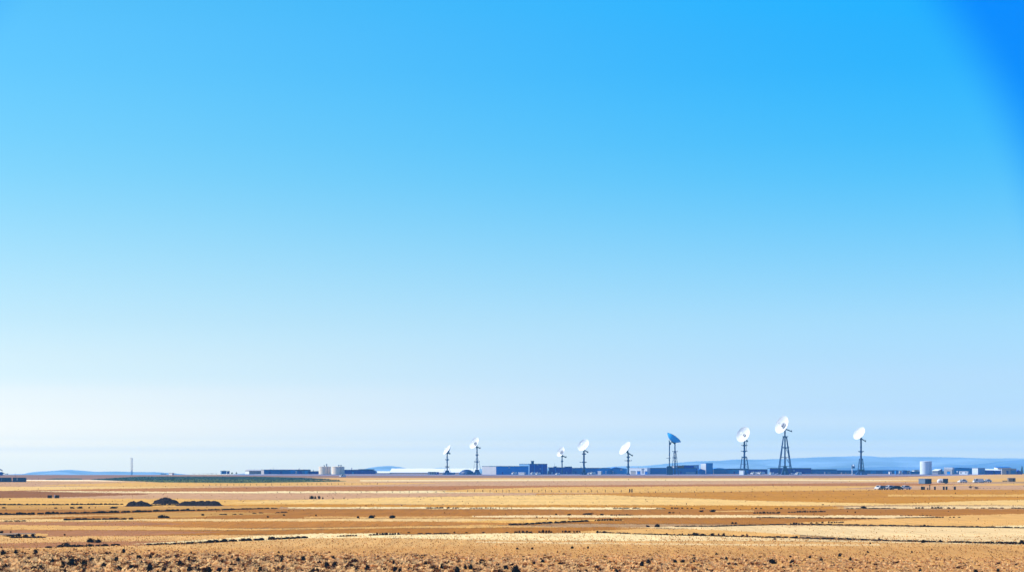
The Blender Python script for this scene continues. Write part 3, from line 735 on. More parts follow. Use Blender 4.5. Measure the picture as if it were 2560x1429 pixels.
B('long_shed', 'blue shed lower than its neighbour, midway between the lattice-tower dish and the white dome', 'shed', 2028.4, 2028.4, 2092, 1172.2, d=1596, front='blue', trim='roofdark', feats=(('panel', 2033, 2042, 1181, 1184, 'lightblue'), ('door', 2060, 2063, 1179, 1184.4, 'white'), ('panel', 2069, 2077, 1179.6, 1182.6, 'lightblue')))
B('long_shed', 'lowest blue shed running behind the last dish antenna towards the silo', 'shed', 2092.4, 2092.4, 2246, 1174.4, d=1610, front='blue', trim='blue', feats=(('door', 2102, 2105, 1180, 1184, 'white'), ('door', 2113, 2116, 1180, 1184, 'lavender'), ('panel', 2119, 2121, 1180, 1184, 'lightblue'), ('panel', 2176, 2190, 1176, 1183.6, 'midblue'), ('panel', 2206, 2226, 1176, 1183.6, 'midblue')))
for px0, px1, yt, fr, lab in ((2224, 2229, 1178, 'white', 'narrow white kiosk, first of the small kiosks before the silo'), (2239, 2243, 1174.5, 'midblue', 'narrow blue kiosk behind the white one, before the silo'), (2250, 2254.6, 1175.4, 'pale', 'narrow pale grey kiosk between blue kiosks near the silo'), (2258, 2267, 1174.6, 'blue', 'wide dark blue kiosk between two pale ones near the silo'), (2268.6, 2275, 1175.4, 'lavender', 'lavender grey kiosk beside the wide dark blue kiosk near the silo')):
    B('kiosk', lab, 'kiosk', px0, px0, px1, yt, d=1575, depth=4, front=fr, trim='roofdark' if fr != 'white' else 'white', feats=(('door', px0 + 1, px0 + 2.6, 1179, 1184.8, 'navy'),))
B('low_shed', 'low blue shed with white roof units right against the silo', 'shed', 2276, 2276, 2300, 1177.4, d=1580, depth=10, front='blue', tops=(('rooftop_unit', 2286, 2292, 1174.8, 'white'), ('rooftop_unit', 2293, 2298, 1174.6, 'white')))
B('low_shed', 'grey shed with sloping white roof just past the silo', 'shed', 2330.5, 2330.5, 2345, 1171.6, d=1572, th=-38, depth=5, front='lavender', trim='white', roof='slope', rise=1.5)
B('low_shed', 'small dark blue shed in the gap between grey shed and white garage', 'shed', 2349, 2349, 2359.6, 1176.6, d=1585, depth=10, front='blue', tops=(('rooftop_unit', 2352, 2356, 1172.6, 'navy'),))
B('garage', 'white garage with square blue doorway and wide cornice', 'garage', 2360, 2360, 2380, 1167.6, d=1572, th=-42, depth=3.5, front='pale', end='white', trim='white', feats=(('door', 2367.4, 2375.4, 1177.6, 1185, 'midblue'), ('panel', 2361, 2383, 1169.6, 1171.4, 'white')))
B('factory_shed', 'wide blue shed rising behind the low white cabin', 'shed', 2383.8, 2383.8, 2430, 1167.8, d=1590, depth=24, front='midblue', trim='blue', roof='gablefront', rise=0.5)
B('cabin', 'low white cabin standing before the wide blue shed', 'cabin', 2397.8, 2397.8, 2419, 1177.2, d=1556, th=-46, depth=1.8, front='white', trim='dishwhite', feats=(('window', 2401, 2404, 1179.4, 1181.6, 'lavender'), ('window', 2413, 2416, 1179.4, 1181.6, 'lavender')))
t = thing('floodlight', 'round white floodlight on a short pole before the wide blue shed', 'lamp', (gx(2393.3, 1555), 1555, 0))
MB().tube((0, 0, 0), (0, 0, gz(1180, 1555)), 0.12, 0.12).build('pole', M['grey'], t)
MB().lathe([(0.01, gz(1180.5, 1555)), (0.5, gz(1179.6, 1555)), (0.55, gz(1178, 1555)), (0.3, gz(1176.4, 1555)), (0.01, gz(1176, 1555))], 12).build('lamp_head', M['white'], t)
B('cube_building', 'cube building with sunlit white end beside twin dark sheds with white roofs', 'building', 2430.6, 2445, 2462.6, 1168.6, d=1560, th=38, front='lightblue', end='white', trim='lavender')
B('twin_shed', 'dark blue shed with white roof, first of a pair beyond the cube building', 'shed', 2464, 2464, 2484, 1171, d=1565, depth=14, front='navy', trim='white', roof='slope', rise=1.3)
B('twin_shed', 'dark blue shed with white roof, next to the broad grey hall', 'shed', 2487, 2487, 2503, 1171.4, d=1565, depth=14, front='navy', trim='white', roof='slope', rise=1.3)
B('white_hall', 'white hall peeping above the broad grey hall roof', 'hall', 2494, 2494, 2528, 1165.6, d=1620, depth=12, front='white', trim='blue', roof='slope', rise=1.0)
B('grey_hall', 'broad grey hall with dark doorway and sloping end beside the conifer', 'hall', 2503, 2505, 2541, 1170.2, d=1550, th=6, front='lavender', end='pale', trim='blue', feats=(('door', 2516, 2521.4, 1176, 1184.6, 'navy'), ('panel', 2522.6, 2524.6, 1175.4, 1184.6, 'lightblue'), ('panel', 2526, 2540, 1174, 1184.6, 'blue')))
B('sloped_annex', 'navy lean-to annex falling from the broad grey hall towards the conifer', 'building', 2541.4, 2541.4, 2556, 1174, d=1552, depth=8, front='navy', trim='navy', roof='gablefront', rise=1.8)

# ------------------------------------------------------------------ small telescope dome on its post
d = 1510
t = thing('dome_post', 'small white dome with side box on a slim white post', 'telescope', (gx(2130.5, d), d, 0))
MB().tube((0, 0, 0), (0, 0, gz(1170, d)), 0.42, 0.36, 10).build('post', M['white'], t)
MB().box(-0.5, 0.5, -0.5, 0.5, gz(1170, d), gz(1163, d)).build('head', M['lavender'], t)
MB().box(0.53, 1.9, -0.5, 0.5, gz(1169.6, d), gz(1165, d)).build('side_box', M['steel'], t)
MB().tube((-0.1, 0, gz(1163, d)), (-0.1, 0, gz(1160.4, d)), 0.25, 0.25).build('whip', M['steel'], t)
r_ = 0.85; zc = gz(1164.9, d)
MB().lathe([(r_, zc), (r_, zc + 0.5)] + [(r_ * math.cos(a), zc + 0.5 + r_ * math.sin(a)) for a in (0.4, 0.8, 1.2, 1.5)] , 14, Matrix.Translation((1.1, 0, 0))).build('dome', M['white'], t)

# ------------------------------------------------------------------ dish antennas
def dish_antenna(label, base, mast_px, a_px, b_px, tilt, cx, cy, ytop, d, arms=(), legs=None, basew=0, basetop=1177, mast_r=0.42, ring=0.0, away=False, counter=1.0, back='steel', strut=None, group='dish antennas', thin=False):
    u = d / F
    x0 = gx(mast_px, d)
    t = thing('dish_antenna', label, 'dish antenna', (x0, d, 0), 0, group)
    Rr = a_px * u
    nw = b_px / a_px
    tl = math.radians(tilt)
    mast_r *= 1.35
    s = math.sqrt(1 - nw * nw)
    n = Vector((-math.cos(tl) * s, -nw, math.sin(tl) * s))
    if away: n = Vector((math.sin(tl) * s, nw, math.cos(tl) * s))
    rc = Vector((gx(cx, d) - x0, -1.2, gz(cy, d)))           # rim centre
    dep = Rr * (0.34 if not away else 0.5)
    q = n.to_track_quat('Z', 'Y').to_matrix().to_4x4()
    vert = rc - n * dep
    T = Matrix.Translation(vert) @ q
    K = 9
    inner = [(Rr * i / K + 0.001, dep * (i / K) ** 2) for i in range(K + 1)]
    outer = [(Rr * i / K + 0.001, dep * (i / K) ** 2 - 0.16 - 0.25 * (1 - i / K)) for i in range(K, -1, -1)]
    ref = MB().lathe(inner, 40, T).build('reflector', M['dishwhite'], t)
    MB().lathe([(r, z - 0.012) for r, z in [inner[-1]]] + outer, 40, T).build('backing', M[back], ref)
    e = [(Rr - 0.02, dep - 0.02), (Rr + 0.12, dep - 0.10), (Rr + 0.12, dep + 0.10), (Rr - 0.02, dep + 0.06)]
    MB().lathe(e, 40, T, closed=True).build('rim', M['dishwhite'] if not away else M['steel'], ref)
    fz = Rr * 0.75
    f = MB()
    f.lathe([(0.01, fz), (Rr * 0.06 + 0.06, fz), (Rr * 0.08 + 0.08, fz + 0.2), (0.01, fz + 0.3)], 14, T)
    f.build('subreflector', M['grey'] if ring in (0.45, 0.30) else M['dishwhite'], ref)
    for k in range(3):
        ang = 2 * math.pi * k / 3 + 0.6
        p = T @ Vector((Rr * 0.62 * math.cos(ang), Rr * 0.62 * math.sin(ang), dep * 0.40))
        MB().tube(p, T @ Vector((0.1 * math.cos(ang), 0.1 * math.sin(ang), fz)), 0.07, 0.06, 5).build('strut', M['dishwhite'], ref)
    if ring:
        MB().lathe([(Rr * ring * 0.62, dep * 0.15), (Rr * ring, dep * 0.2), (Rr * ring, dep * 0.2 + Rr * 0.10), (Rr * ring * 0.62, dep * 0.2 + Rr * 0.12)], 24, T, closed=True).build('hub_ring', M['grey'] if ring in (0.45, 0.30) else M['pale'], ref)
        if ring in (0.45, 0.30): MB().lathe([(0.01, dep * 0.1), (Rr * ring * 0.55, dep * 0.12 + 0.05), (Rr * ring * 0.3, dep * 0.3 + Rr * 0.2), (0.01, dep * 0.3 + Rr * 0.2)], 16, T).build('feed_horn', M['pale'], ref)
    # mast
    zt = gz(ytop, d)
    tm = MB().tube((0, 0, 0.2), (0, 0, zt * 0.5), mast_r * 1.08, mast_r, 12).tube((0, 0, zt * 0.5), (0, 0, zt), mast_r, mast_r * 0.9, 12)
    tm.build('mast', M['steel'], t)
    # mount: yoke from the mast head to the back of the reflector, and counterweight
    hp = Vector((0, 0, zt))
    bk = vert - n * 0.25
    m = MB().tube(hp - Vector((0, 0, 0.7)), bk, 0.55, 0.75 if not thin else 0.5, 8)
    side = n.cross(Vector((0, 1, 0))).normalized()
    for sg in (-1, 1):
        m.tube(hp + Vector((0, 0, -0.3)), vert + side * sg * Rr * 0.3 + n * 0.05, 0.2, 0.16, 6)
    m.lathe([(0.01, -0.5), (0.8, -0.5), (0.8, 0.35), (0.01, 0.35)], 12, Matrix.Translation(hp))
    m.build('mount', M['steelblack'], t)
    if counter and not away:
        cdir = Vector((math.cos(tl) * 0.9, 0.1, -math.sin(tl) * 0.9)).normalized()
        ce = hp + cdir * 2.9 * counter + Vector((0, 0, 0.7))
        MB().tube(hp + Vector((0, 0, 0.2)), ce, 0.45, 0.34, 8).tube(ce - Vector((0, 0, 0.5)), ce + Vector((0.25, 0, 0.75)), 0.38, 0.32, 8).build('counterweight', M['steelblack'], t)
    for ya, hwl, hwr in arms:
        z = gz(ya, d)
        b = MB().box(-hwl * u, hwr * u, -0.22, 0.22, z - 0.16, z + 0.16)
        b.lathe([(mast_r * 1.02, z - 0.45), (mast_r * 1.9, z - 0.45), (mast_r * 1.9, z + 0.45), (mast_r * 1.02, z + 0.45)], 12, closed=True)
        b.box(-hwl * u - 0.15, -hwl * u + 0.25, -0.3, 0.3, z - 0.1, z + 0.5).box(hwr * u - 0.25, hwr * u + 0.15, -0.3, 0.3, z - 0.1, z + 0.5)
        b.build('platform', M['steel'], t)
    if legs:
        ylt, topw, botw, r, rungs = legs
        zt2 = gz(ylt, d)
        for sx in (-1, 1):
            for sy in (-1, 1):
                MB().tube((sx * topw * u, sy * topw * u * 0.8, zt2), (sx * botw * u, sy * botw * u * 0.8, 0), r, r * 1.15, 6).build('leg', M['steel'], t)
        b = MB()
        for i, f_ in enumerate(rungs):
            z = zt2 * f_; wv = (botw + (topw - botw) * f_) * u
            for sy in (-1, 1):
                b.tube((-wv, sy * wv * 0.8, z), (wv, sy * wv * 0.8, z), r * 0.7, r * 0.7, 5)
            if i + 1 < len(rungs):
                z2 = zt2 * rungs[i + 1]; wv2 = (botw + (topw - botw) * rungs[i + 1]) * u
                b.tube((mast_r, -0.2, z), (wv2, -wv2 * 0.8, z2), r * 0.6, r * 0.6, 5)
        if rungs: b.build('bracing', M['steel'], t)
    if strut:
        sxp, syt, syb = strut
        MB().tube(((sxp) * u, 0, gz(syb, d)), ((sxp + 0.4) * u, 0, gz(syt, d)), 0.16, 0.16, 6).build('tie_rod', M['steel'], t)
    if basew:
        zb = gz(basetop, d); w0 = basew * u
        fr = MB()
        fr.v = [(sx * w0, sy * w0 * 0.8, 0) for sx, sy in ((-1,-1),(1,-1),(1,1),(-1,1))] + [(sx * w0 * 0.38, sy * w0 * 0.35, zb) for sx, sy in ((-1,-1),(1,-1),(1,1),(-1,1))]
        fr.f = [(4,5,6,7),(0,1,5,4),(1,2,6,5),(2,3,7,6),(3,0,4,7)]; fr.sm = [False] * 5
        fr.build('base', M['steel'], t)
        MB().box(-w0 * 0.45, w0 * 0.45, -w0 * 0.4, w0 * 0.4, zb, zb + 0.5).build('base_cap', M['steelblack'], t)
        MB().box(-w0 * 0.25, w0 * 0.02, -w0 * 0.82, -w0 * 0.6, 0, zb * 0.45).build('door', M['lightblue'], t)
    return t
D0 = 1520
DA = dish_antenna
DA('smallest slim white dish antenna on a thin mast before the long white greenhouse', 0, 1118, 13.5, 4.4, 36, 1117.6, 1123.4, 1131, D0, arms=((1148.5, 4.5, 4.5), (1166, 5, 5)), legs=(1166, 3, 12, 0.05, (1.0,)), basew=11, basetop=1176.4, mast_r=0.36, counter=0.8)
DA('white dish antenna with grey hub ring on a guyed mast beside the pale end wall', 0, 1192.6, 15.6, 8.9, 33, 1186, 1106.2, 1117, D0, arms=((1136.4, 3.2, 3.2), (1153.6, 7, 6)), legs=(1146, 3.4, 12, 0.05, (1.0, 0.45)), basew=11, basetop=1174.6, mast_r=0.38, ring=0.33, counter=0.9)
DA('small white dish antenna with dark hub on a slim mast before the navy workshop', 0, 1405.2, 13.2, 7.4, 30, 1402, 1128.3, 1139, D0, arms=((1152, 2.2, 2.2),), mast_r=0.34, ring=0.45, counter=1.15, back='lavender')
DA('plain white dish antenna on a thick dark mast before the long blue workshop', 0, 1459.8, 16.6, 10.7, 40, 1458.2, 1111.6, 1124, D0, arms=((1134, 1.2, 5), (1154.6, 10, 7)), legs=(1172, 2.4, 8, 0.16, ()), basew=6, basetop=1176, mast_r=0.52, counter=1.3)
DA('steeply tilted white dish antenna on a knobbly mast before the white office', 0, 1570.6, 18.7, 7.6, 38, 1562, 1119.4, 1132.5, D0, arms=((1141.8, 3.6, 3.0), (1150.8, 8.4, 8.0), (1166, 5, 2)), legs=None, basew=5, basetop=1181, mast_r=0.46, counter=1.35)
DA('white dish antenna with the largest plain face on a mast with three platforms', 0, 1861, 20.2, 13.0, 30, 1857.3, 1085, 1100, D0, arms=((1112.6, 7, 7), (1127.2, 8, 7), (1141.8, 6.6, 6)), legs=(1142, 5.6, 12, 0.17, (1.0, 0.6, 0.25)), basew=8, basetop=1176, mast_r=0.52, ring=0.18, counter=0.9, strut=(5, 1098, 1128))
DA('tallest white dish antenna with black hub on a wide-legged lattice tower', 0, 1962.4, 23, 11.8, 25, 1954, 1060.6, 1072, D0, arms=((1090.8, 5.6, 7), (1118, 5.4, 10)), legs=(1090, 3.8, 16.4, 0.30, (1.0, 0.70, 0.45, 0.22)), basew=10, basetop=1166, mast_r=0.44, ring=0.30, counter=1.9)
DA('plain white dish antenna on a mast above a pyramid base, last before the silo', 0, 2152.6, 17.6, 8.8, 37, 2147.3, 1082.2, 1096, D0, arms=((1128, 6.4, 6.4),), legs=(1146, 3.8, 8.4, 0.16, (1.0, 0.75, 0.5, 0.25)), basew=14.5, basetop=1174, mast_r=0.52, counter=1.45)
DA('dish antenna with shaded blue back turned up towards the sky on a splay-legged mast', 0, 1687.4, 19.6, 3.4, 35, 1684.6, 1093, 1106, D0, arms=((1128, 6, 6), (1143.4, 5.4, 4.6)), legs=(1130, 3, 8.4, 0.11, (1.0, 0.62, 0.3)), basew=0, mast_r=0.36, away=True, back='reflback', counter=0)
# mast without a reflector beside it
t = thing('bare_mast', 'bare mast without a reflector beside the upturned blue dish', 'mast', (gx(1673.6, D0), D0, 0))
zt = gz(1103, D0)
MB().tube((0, 0, 0), (0, 0, zt), 0.44, 0.40, 12).build('mast', M['steel'], t)
MB().box(-2.4, 0.9, -0.2, 0.2, gz(1144.6, D0) - 0.15, gz(1144.6, D0) + 0.15).build('platform', M['steel'], t)
MB().tube((0, 0, zt - 0.3), (-0.3, 0, zt + 1.1), 0.4, 0.25).tube((0.2, 0, zt - 1.0), (1.6, 0, zt - 0.7), 0.42, 0.3).box(0.1, 1.2, -0.4, 0.4, zt - 2.4, zt - 1.3).build('mount', M['steelblack'], t)
b = MB(); w0 = 7.4
b.v = [(sx * w0 * 0.33, sy * 2, 0) for sx, sy in ((-1,-1),(1,-1),(1,1),(-1,1))]
b = MB().prism([(-2.0, 0), (2.0, 0), (1.0, gz(1166, D0)), (-1.0, gz(1166, D0))], -2.2, 2.4); b.build('base', M['steel'], t)
MB().box(-1.6, 1.6, -1.2, 1.2, gz(1166, D0), gz(1164, D0)).build('base_cap', M['steelblack'], t)
B('equipment_hut', 'white equipment hut at the foot of the dish with three platforms', 'hut', 1848, 1848, 1858.6, 1175, d=1510, th=-45, depth=1.6, front='white', trim='white')

# ------------------------------------------------------------------ vehicles
def make_car(name, label, paint, kind='car', L_=4.3, W_=1.75, Ht=1.42, loc=(0, 0, 0), rz=0, group=None):
    t = thing(name, label, kind, loc, rz, group)
    h = L_ / 2
    if kind == 'van':
        prof = [(-h, 0.35), (-h, 0.95), (-h + 0.25, 1.1), (-h + 0.95, Ht - 0.05), (-h + 1.2, Ht), (h - 0.1, Ht), (h, Ht - 0.15), (h, 0.35)]
    else:
        prof = [(-h, 0.30), (-h + 0.02, 0.62), (-h + 0.2, 0.76), (-h + 1.05, 0.88), (-h + 1.75, Ht - 0.04), (-h + 2.1, Ht), (h - 1.0, Ht - 0.03), (h - 0.25, 0.92), (h - 0.03, 0.85), (h, 0.34)]
    b = MB()
    n = len(prof)
    ws = [1.0 if z < 0.9 else 0.80 for _, z in prof]
    b.v = [(x, -W_ / 2 * k, z) for (x, z), k in zip(prof, ws)] + [(x, W_ / 2 * k, z) for (x, z), k in zip(prof, ws)]
    b.f = [tuple(range(n)), tuple(range(2 * n - 1, n - 1, -1))] + [((i + 1) % n, i, i + n, (i + 1) % n + n) for i in range(n)]
    b.sm = [False] * len(b.f)
    b.build('body', paint, t)
    if kind == 'van': wn = [(-h + 0.55, 1.15), (-h + 1.0, Ht - 0.2), (-h + 1.75, Ht - 0.2), (-h + 1.75, 1.15)]
    else: wn = [(-h + 1.35, 0.93), (-h + 1.85, Ht - 0.14), (h - 1.15, Ht - 0.16), (h - 0.65, 0.95)]
    for sg in (-1, 1):
        g = MB()
        y0 = sg * W_ / 2 * 0.93; y1 = sg * W_ / 2 * 0.83
        m_ = len(wn)
        g.v = [(x, (y0 if z < 1.16 else y1) + sg * 0.035, z) for x, z in wn]
        g.f = [tuple(range(m_)) if sg < 0 else tuple(range(m_ - 1, -1, -1))]; g.sm = [False]
        g.build('side_window', M['glass'], t)
    ws_ = MB()
    if kind == 'van': a, c = (-h + 0.27, 1.14), (-h + 0.90, Ht - 0.12)
    else: a, c = (-h + 1.10, 0.92), (-h + 1.68, Ht - 0.10)
    ws_.v = [(a[0] - 0.03, -0.62, a[1] + 0.02), (c[0] - 0.03, -0.58, c[1] + 0.02), (c[0] - 0.03, 0.58, c[1] + 0.02), (a[0] - 0.03, 0.62, a[1] + 0.02)]
    ws_.f = [(0, 1, 2, 3)]; ws_.sm = [False]
    ws_.build('windscreen', M['glass'], t)
    for sg in (-1, 1):
        MB().box(-h - 0.02, -h + 0.08, sg * 0.62 - 0.16, sg * 0.62 + 0.16, 0.58, 0.70).build('headlight', M['lamp'], t)
        for x in (-h + 0.8, h - 0.8):
            wv = MB().tube((x, sg * (W_ / 2 - 0.18), 0.31), (x, sg * (W_ / 2 + 0.02), 0.31), 0.31, 0.31, 14).build('wheel', M['tyre'], t)
            MB().tube((x, sg * (W_ / 2 + 0.021), 0.31), (x, sg * (W_ / 2 + 0.035), 0.31), 0.18, 0.17, 10).build('rim', M['rim'], wv)
    return t
carw = [make_car('parked_car', 'white saloon car, longest in the near row of parked cars', M['carwhite'], loc=(*ground(2262, 1223.2), 0.05), rz=0.35, group='cars parked in the field')]
remember(carw[0])
card = make_car('parked_car', 'black saloon car nose to tail between two white cars', M['cardark'], loc=(*ground(2239, 1223.4), 0), rz=0.15, group='cars parked in the field')
remember(card)
carg = make_car('parked_car', 'grey saloon car parked beside a white van on the far track', M['cargrey'], loc=(*ground(2451, 1205.4), 0), rz=-0.3, group='cars parked in the field'); remember(carg)
van = make_car('parked_van', 'white van parked in front of the grey saloon on the far track', M['carwhite'], 'van', 4.6, 1.9, 1.95, (*ground(2445, 1206), 0), 0.25, 'cars parked in the field'); remember(van)
def put(src, px, py, rz, label, s=None, group='cars parked in the field'):
    X, Y = ground(px, py)
    return copy_tree(src, (X, Y, 0.05), rz, s, label, group)
put(carw[0], 2222, 1223.4, 0.5, 'white saloon car half hidden behind the black saloon', (0.9, 1, 1.05))
put(card, 2208.5, 1223.4, 1.2, 'black car seen end-on beside a small white car', (0.9, 1, 0.95))
put(carw[0], 2197, 1223.4, 0.9, 'small white car at the outer end of the near car row', (0.8, 1, 1))
put(carw[0], 2406, 1206.4, 0.45, 'white estate car parked alone between trailer and vans', (1.0, 1, 1.2))
put(carw[0], 2468, 1205.2, 0.4, 'white saloon car at the end of the far track row', (0.95, 1, 1.1))
# tiny vehicles at the facility
for i, (px, py, s, lab) in enumerate((
    (1285.5, 1185.6, 1.0, 'white van parked before the blue hall with the pale end wall'), (1332.5, 1185.4, 0.9, 'white van parked under a downpipe of the tallest dark blue hall'), (1345, 1186, 0.9, 'white van parked under the second downpipe of the tallest dark blue hall'),
    (1394, 1186.4, 0.8, 'white van parked before the navy workshop with the corner strip'), (1473.6, 1185.4, 0.75, 'white van parked before the long blue workshop, nearest the thick mast'), (1481.8, 1185.4, 1.0, 'white van parked at the far end of the long blue workshop'),
    (1885.6, 1185, 1.45, 'white van with red stripe shade before the long navy shed, nearest the plain dish'), (1903, 1185, 1.4, 'white van before the long navy shed, nearest the lattice tower'), (1929, 1186, 0.9, 'white van beside the leg of the lattice-tower dish'),
    (1996, 1186, 1.2, 'white van just past the foot of the lattice tower'), (856.6, 1192, 0.9, 'lone white van on the bare strip below the second cream tank'))):
    lab = lab.replace(' with red stripe shade', ' with square body')
    put(van, px, py, 0.8, lab, (s, s, min(1.0, s) if s < 1.2 else 1.0), 'white vans parked by the buildings')
B('cargo_box', 'pale square cargo box with white edges before the blue hall', 'container', 1296, 1296, 1311, 1180, d=1504, th=-45, depth=1.6, front='pale', trim='white')
B('cargo_box', 'square white cargo box before the light blue workshop', 'container', 1494.4, 1494.4, 1502.4, 1177, d=1512, th=-45, depth=1.5, front='pale', trim='white')
# tipped white panels
for cx, w_, a, lab in ((1984, 12, 8, 'white flat panel lying beside the lattice tower foot'), (1996.5, 8, -32, 'white panel tilted up beside the flat one by the lattice tower'), (1941, 9, -12, 'white panel lying on the near side of the lattice tower leg')):
    t = thing('loose_panel', lab, 'panel', (gx(cx, 1500), 1500, 0.0))
    Mx = Matrix.Rotation(math.radians(a), 4, 'Y')
    MB().box(-w_ * 0.15, w_ * 0.15, -0.8, 0.8, 0.0, 0.35, Matrix.Translation((0, 0, 0.6)) @ Mx).build('sheet', M['white'], t)
    MB().box(-0.25, 0.25, -0.3, 0.3, 0, 0.55).build('foot', M['grey'], t)

# near containers on the track
d = gd(1208.8)
t = thing('site_cabin', 'blue-grey site cabin with pale end and navy side on the far track', 'cabin', (gx(2313, d), d, 0), math.radians(35))
k = (2296.5 - 1280) / F
th = math.radians(35); Xm = gx(2313, d)
De = (Xm - k * d) / (math.sin(th) + k * math.cos(th)); We = bx_local(2329, Xm, d, th); hh = gz(1196, d)
MB().box(0, We, 0, De, 0.15, hh - 0.1).build('wall', M['contnavy'], t)
e = MB().box(-0.05, -0.003, 0, De, 0.15, hh - 0.1).build('end_wall', M['contgrey'], t)
MB().box(-0.1, We + 0.1, -0.1, De + 0.1, hh - 0.1, hh + 0.06).build('roof', M['contgrey'], t)
MB().box(0.1, We * 0.38, -0.05, -0.003, 0.2, hh - 0.2).build('door', M['contblue'], t)
MB().box(0.2, 0.5, 0.2, De - 0.2, 0, 0.15).box(We - 0.5, We - 0.2, 0.2, De - 0.2, 0, 0.15).build('skid', M['black'], t)
d = gd(1208.3)
t = thing('box_trailer', 'box trailer with rounded white nose and navy side on the far track', 'trailer', (gx(2357.4, d), d, 0), math.radians(28))
th = math.radians(28); Xm = gx(2357.4, d); We = bx_local(2370.4, Xm, d, th); hh = gz(1195.6, d)
MB().box(0, We, 0, 2.2, 0.4, hh).build('body', M['contnavy'], t)
MB().box(-0.05, -0.003, 0.0, 2.2, 0.4, hh).build('front_panel', M['pale'], t)
MB().lathe([(0.01, 0.35), (0.85, 0.4), (0.95, 0.9), (0.9, 1.5), (0.6, 1.85), (0.01, 2.0)], 16, Matrix.Translation((-0.95, 1.3, 0))).build('nose', M['white'], t)
for x in (We * 0.45, We * 0.72):
    wv = MB().tube((x, -0.12, 0.32), (x, 0.1, 0.32), 0.32, 0.32, 12).build('wheel', M['tyre'], t)
    MB().tube((x, -0.135, 0.32), (x, -0.121, 0.32), 0.16, 0.16, 10).build('rim', M['rim'], wv)
d = gd(1203.0)
t = thing('board_hut', 'brown windowless hut standing alone at the edge of the gold field', 'hut', (gx(2521.4, d), d, 0))
We = 17.4 * d / F; hh = gz(1193.6, d)
MB().box(0, We, 0, 2.6, 0, hh - 0.15).build('wall', M['brownbox'], t)
MB().box(-0.12, We + 0.12, -0.12, 2.7, hh - 0.15, hh).build('roof', M['dg'] if 'dg' in M else M['grey'], t)
MB().box(We * 0.62, We * 0.82, -0.04, -0.003, 0.02, hh * 0.8).build('door', M['post'], t)
t = thing('timber_sleeper', 'flat dark timber sleeper lying before the brown hut', 'timber', (*ground(2512, 1202.6), 0))
MB().box(-1.1, 1.1, -0.4, 0.4, 0.12, 0.45).build('sleeper', M['black'], t)
MB().box(-0.9, -0.6, -0.45, 0.45, 0, 0.12).box(0.6, 0.9, -0.45, 0.45, 0, 0.12).build('bearer', M['post'], t)
# dark drums and crates row
def drum(label, px, py, w_px, ytop, shape='drum'):
    X, Y = ground(px, py); r = w_px / 2 * Y / F; ht = (py - ytop) * Y / F
    t = thing('storage_drum' if shape == 'drum' else 'storage_crate', label, shape, (X, Y, 0), 0, 'dark drums and crates in a row')
    if shape == 'drum':
        MB().lathe([(0.01, 0), (r, 0), (r, ht * 0.33), (r * 1.05, ht * 0.34), (r * 1.05, ht * 0.37), (r, ht * 0.38), (r, ht * 0.63), (r * 1.05, ht * 0.64), (r * 1.05, ht * 0.67), (r, ht * 0.68), (r, ht), (r * 0.93, ht), (r * 0.93, ht - 0.03), (0.01, ht - 0.03)], 18).build('body', M['black'], t)
        MB().tube((r * 0.4, 0, ht - 0.03), (r * 0.4, 0, ht + 0.05), 0.08, 0.08).build('bung', M['rust'], t)
    else:
        b = MB().box(-r, r, 0, 2 * r, 0.06, ht)
        b.build('body', M['black'], t)
        s = MB()
        for z in (0.12, ht * 0.5, ht - 0.16): s.box(-r - 0.02, r + 0.02, -0.05, -0.003, z, z + 0.1)
        s.build('slat', M['post'], t)
    return t
drum('dark crate below the site cabin, first in the dark row', 2305.8, 1223.6, 5.4, 1215.4, 'crate')
drum('dark drum touching the first dark crate below the site cabin', 2310.4, 1223.4, 3.6, 1215.6)
drum('short dark drum beside the tall dark pipe', 2319.4, 1223.4, 2.8, 1217.6)
drum('dark drum standing alone between the tall pipe and the twin drums', 2337.2, 1223.4, 4.6, 1215.4)
drum('dark drum, first of the twin drums below the box trailer', 2359.4, 1223.4, 4.8, 1215.2)
drum('dark drum, second of the twin drums below the box trailer', 2366.4, 1223.4, 4.8, 1215.2)
drum('dark leaning-topped drum beside a low dark lump, last in the dark row', 2387, 1223.4, 5.6, 1215.2)
t = thing('upright_pipe', 'tall dark upright pipe rising above the row of drums', 'pipe', (*ground(2324.4, 1223.4), 0))
MB().tube((0, 0, 0), (0, 0, 1.62), 0.16, 0.16, 10).build('pipe', M['black'], t)
MB().tube((0, 0, 1.62), (0, 0, 1.74), 0.21, 0.21, 10).build('cap', M['black'], t)
# two crates on the left field
for px, w_, lab in ((123.5, 9.2, 'square dark crate out on the mauve field, left one of two'), (142.4, 8.2, 'square dark crate with pale side out on the mauve field')):
    d_ = drum(lab, px, 1244.6, w_, 1236.8, 'crate'); d_['group'] = 'dark crates on the mauve field'
X, Y = ground(137, 1244.6)
t = thing('loose_panel', 'pale board leaning against the second dark crate on the mauve field', 'panel', (X, Y, 0))
MB().box(-0.12, 0.0, -0.1, 0.9, 0.0, 0.85).build('sheet', M['white'], t)
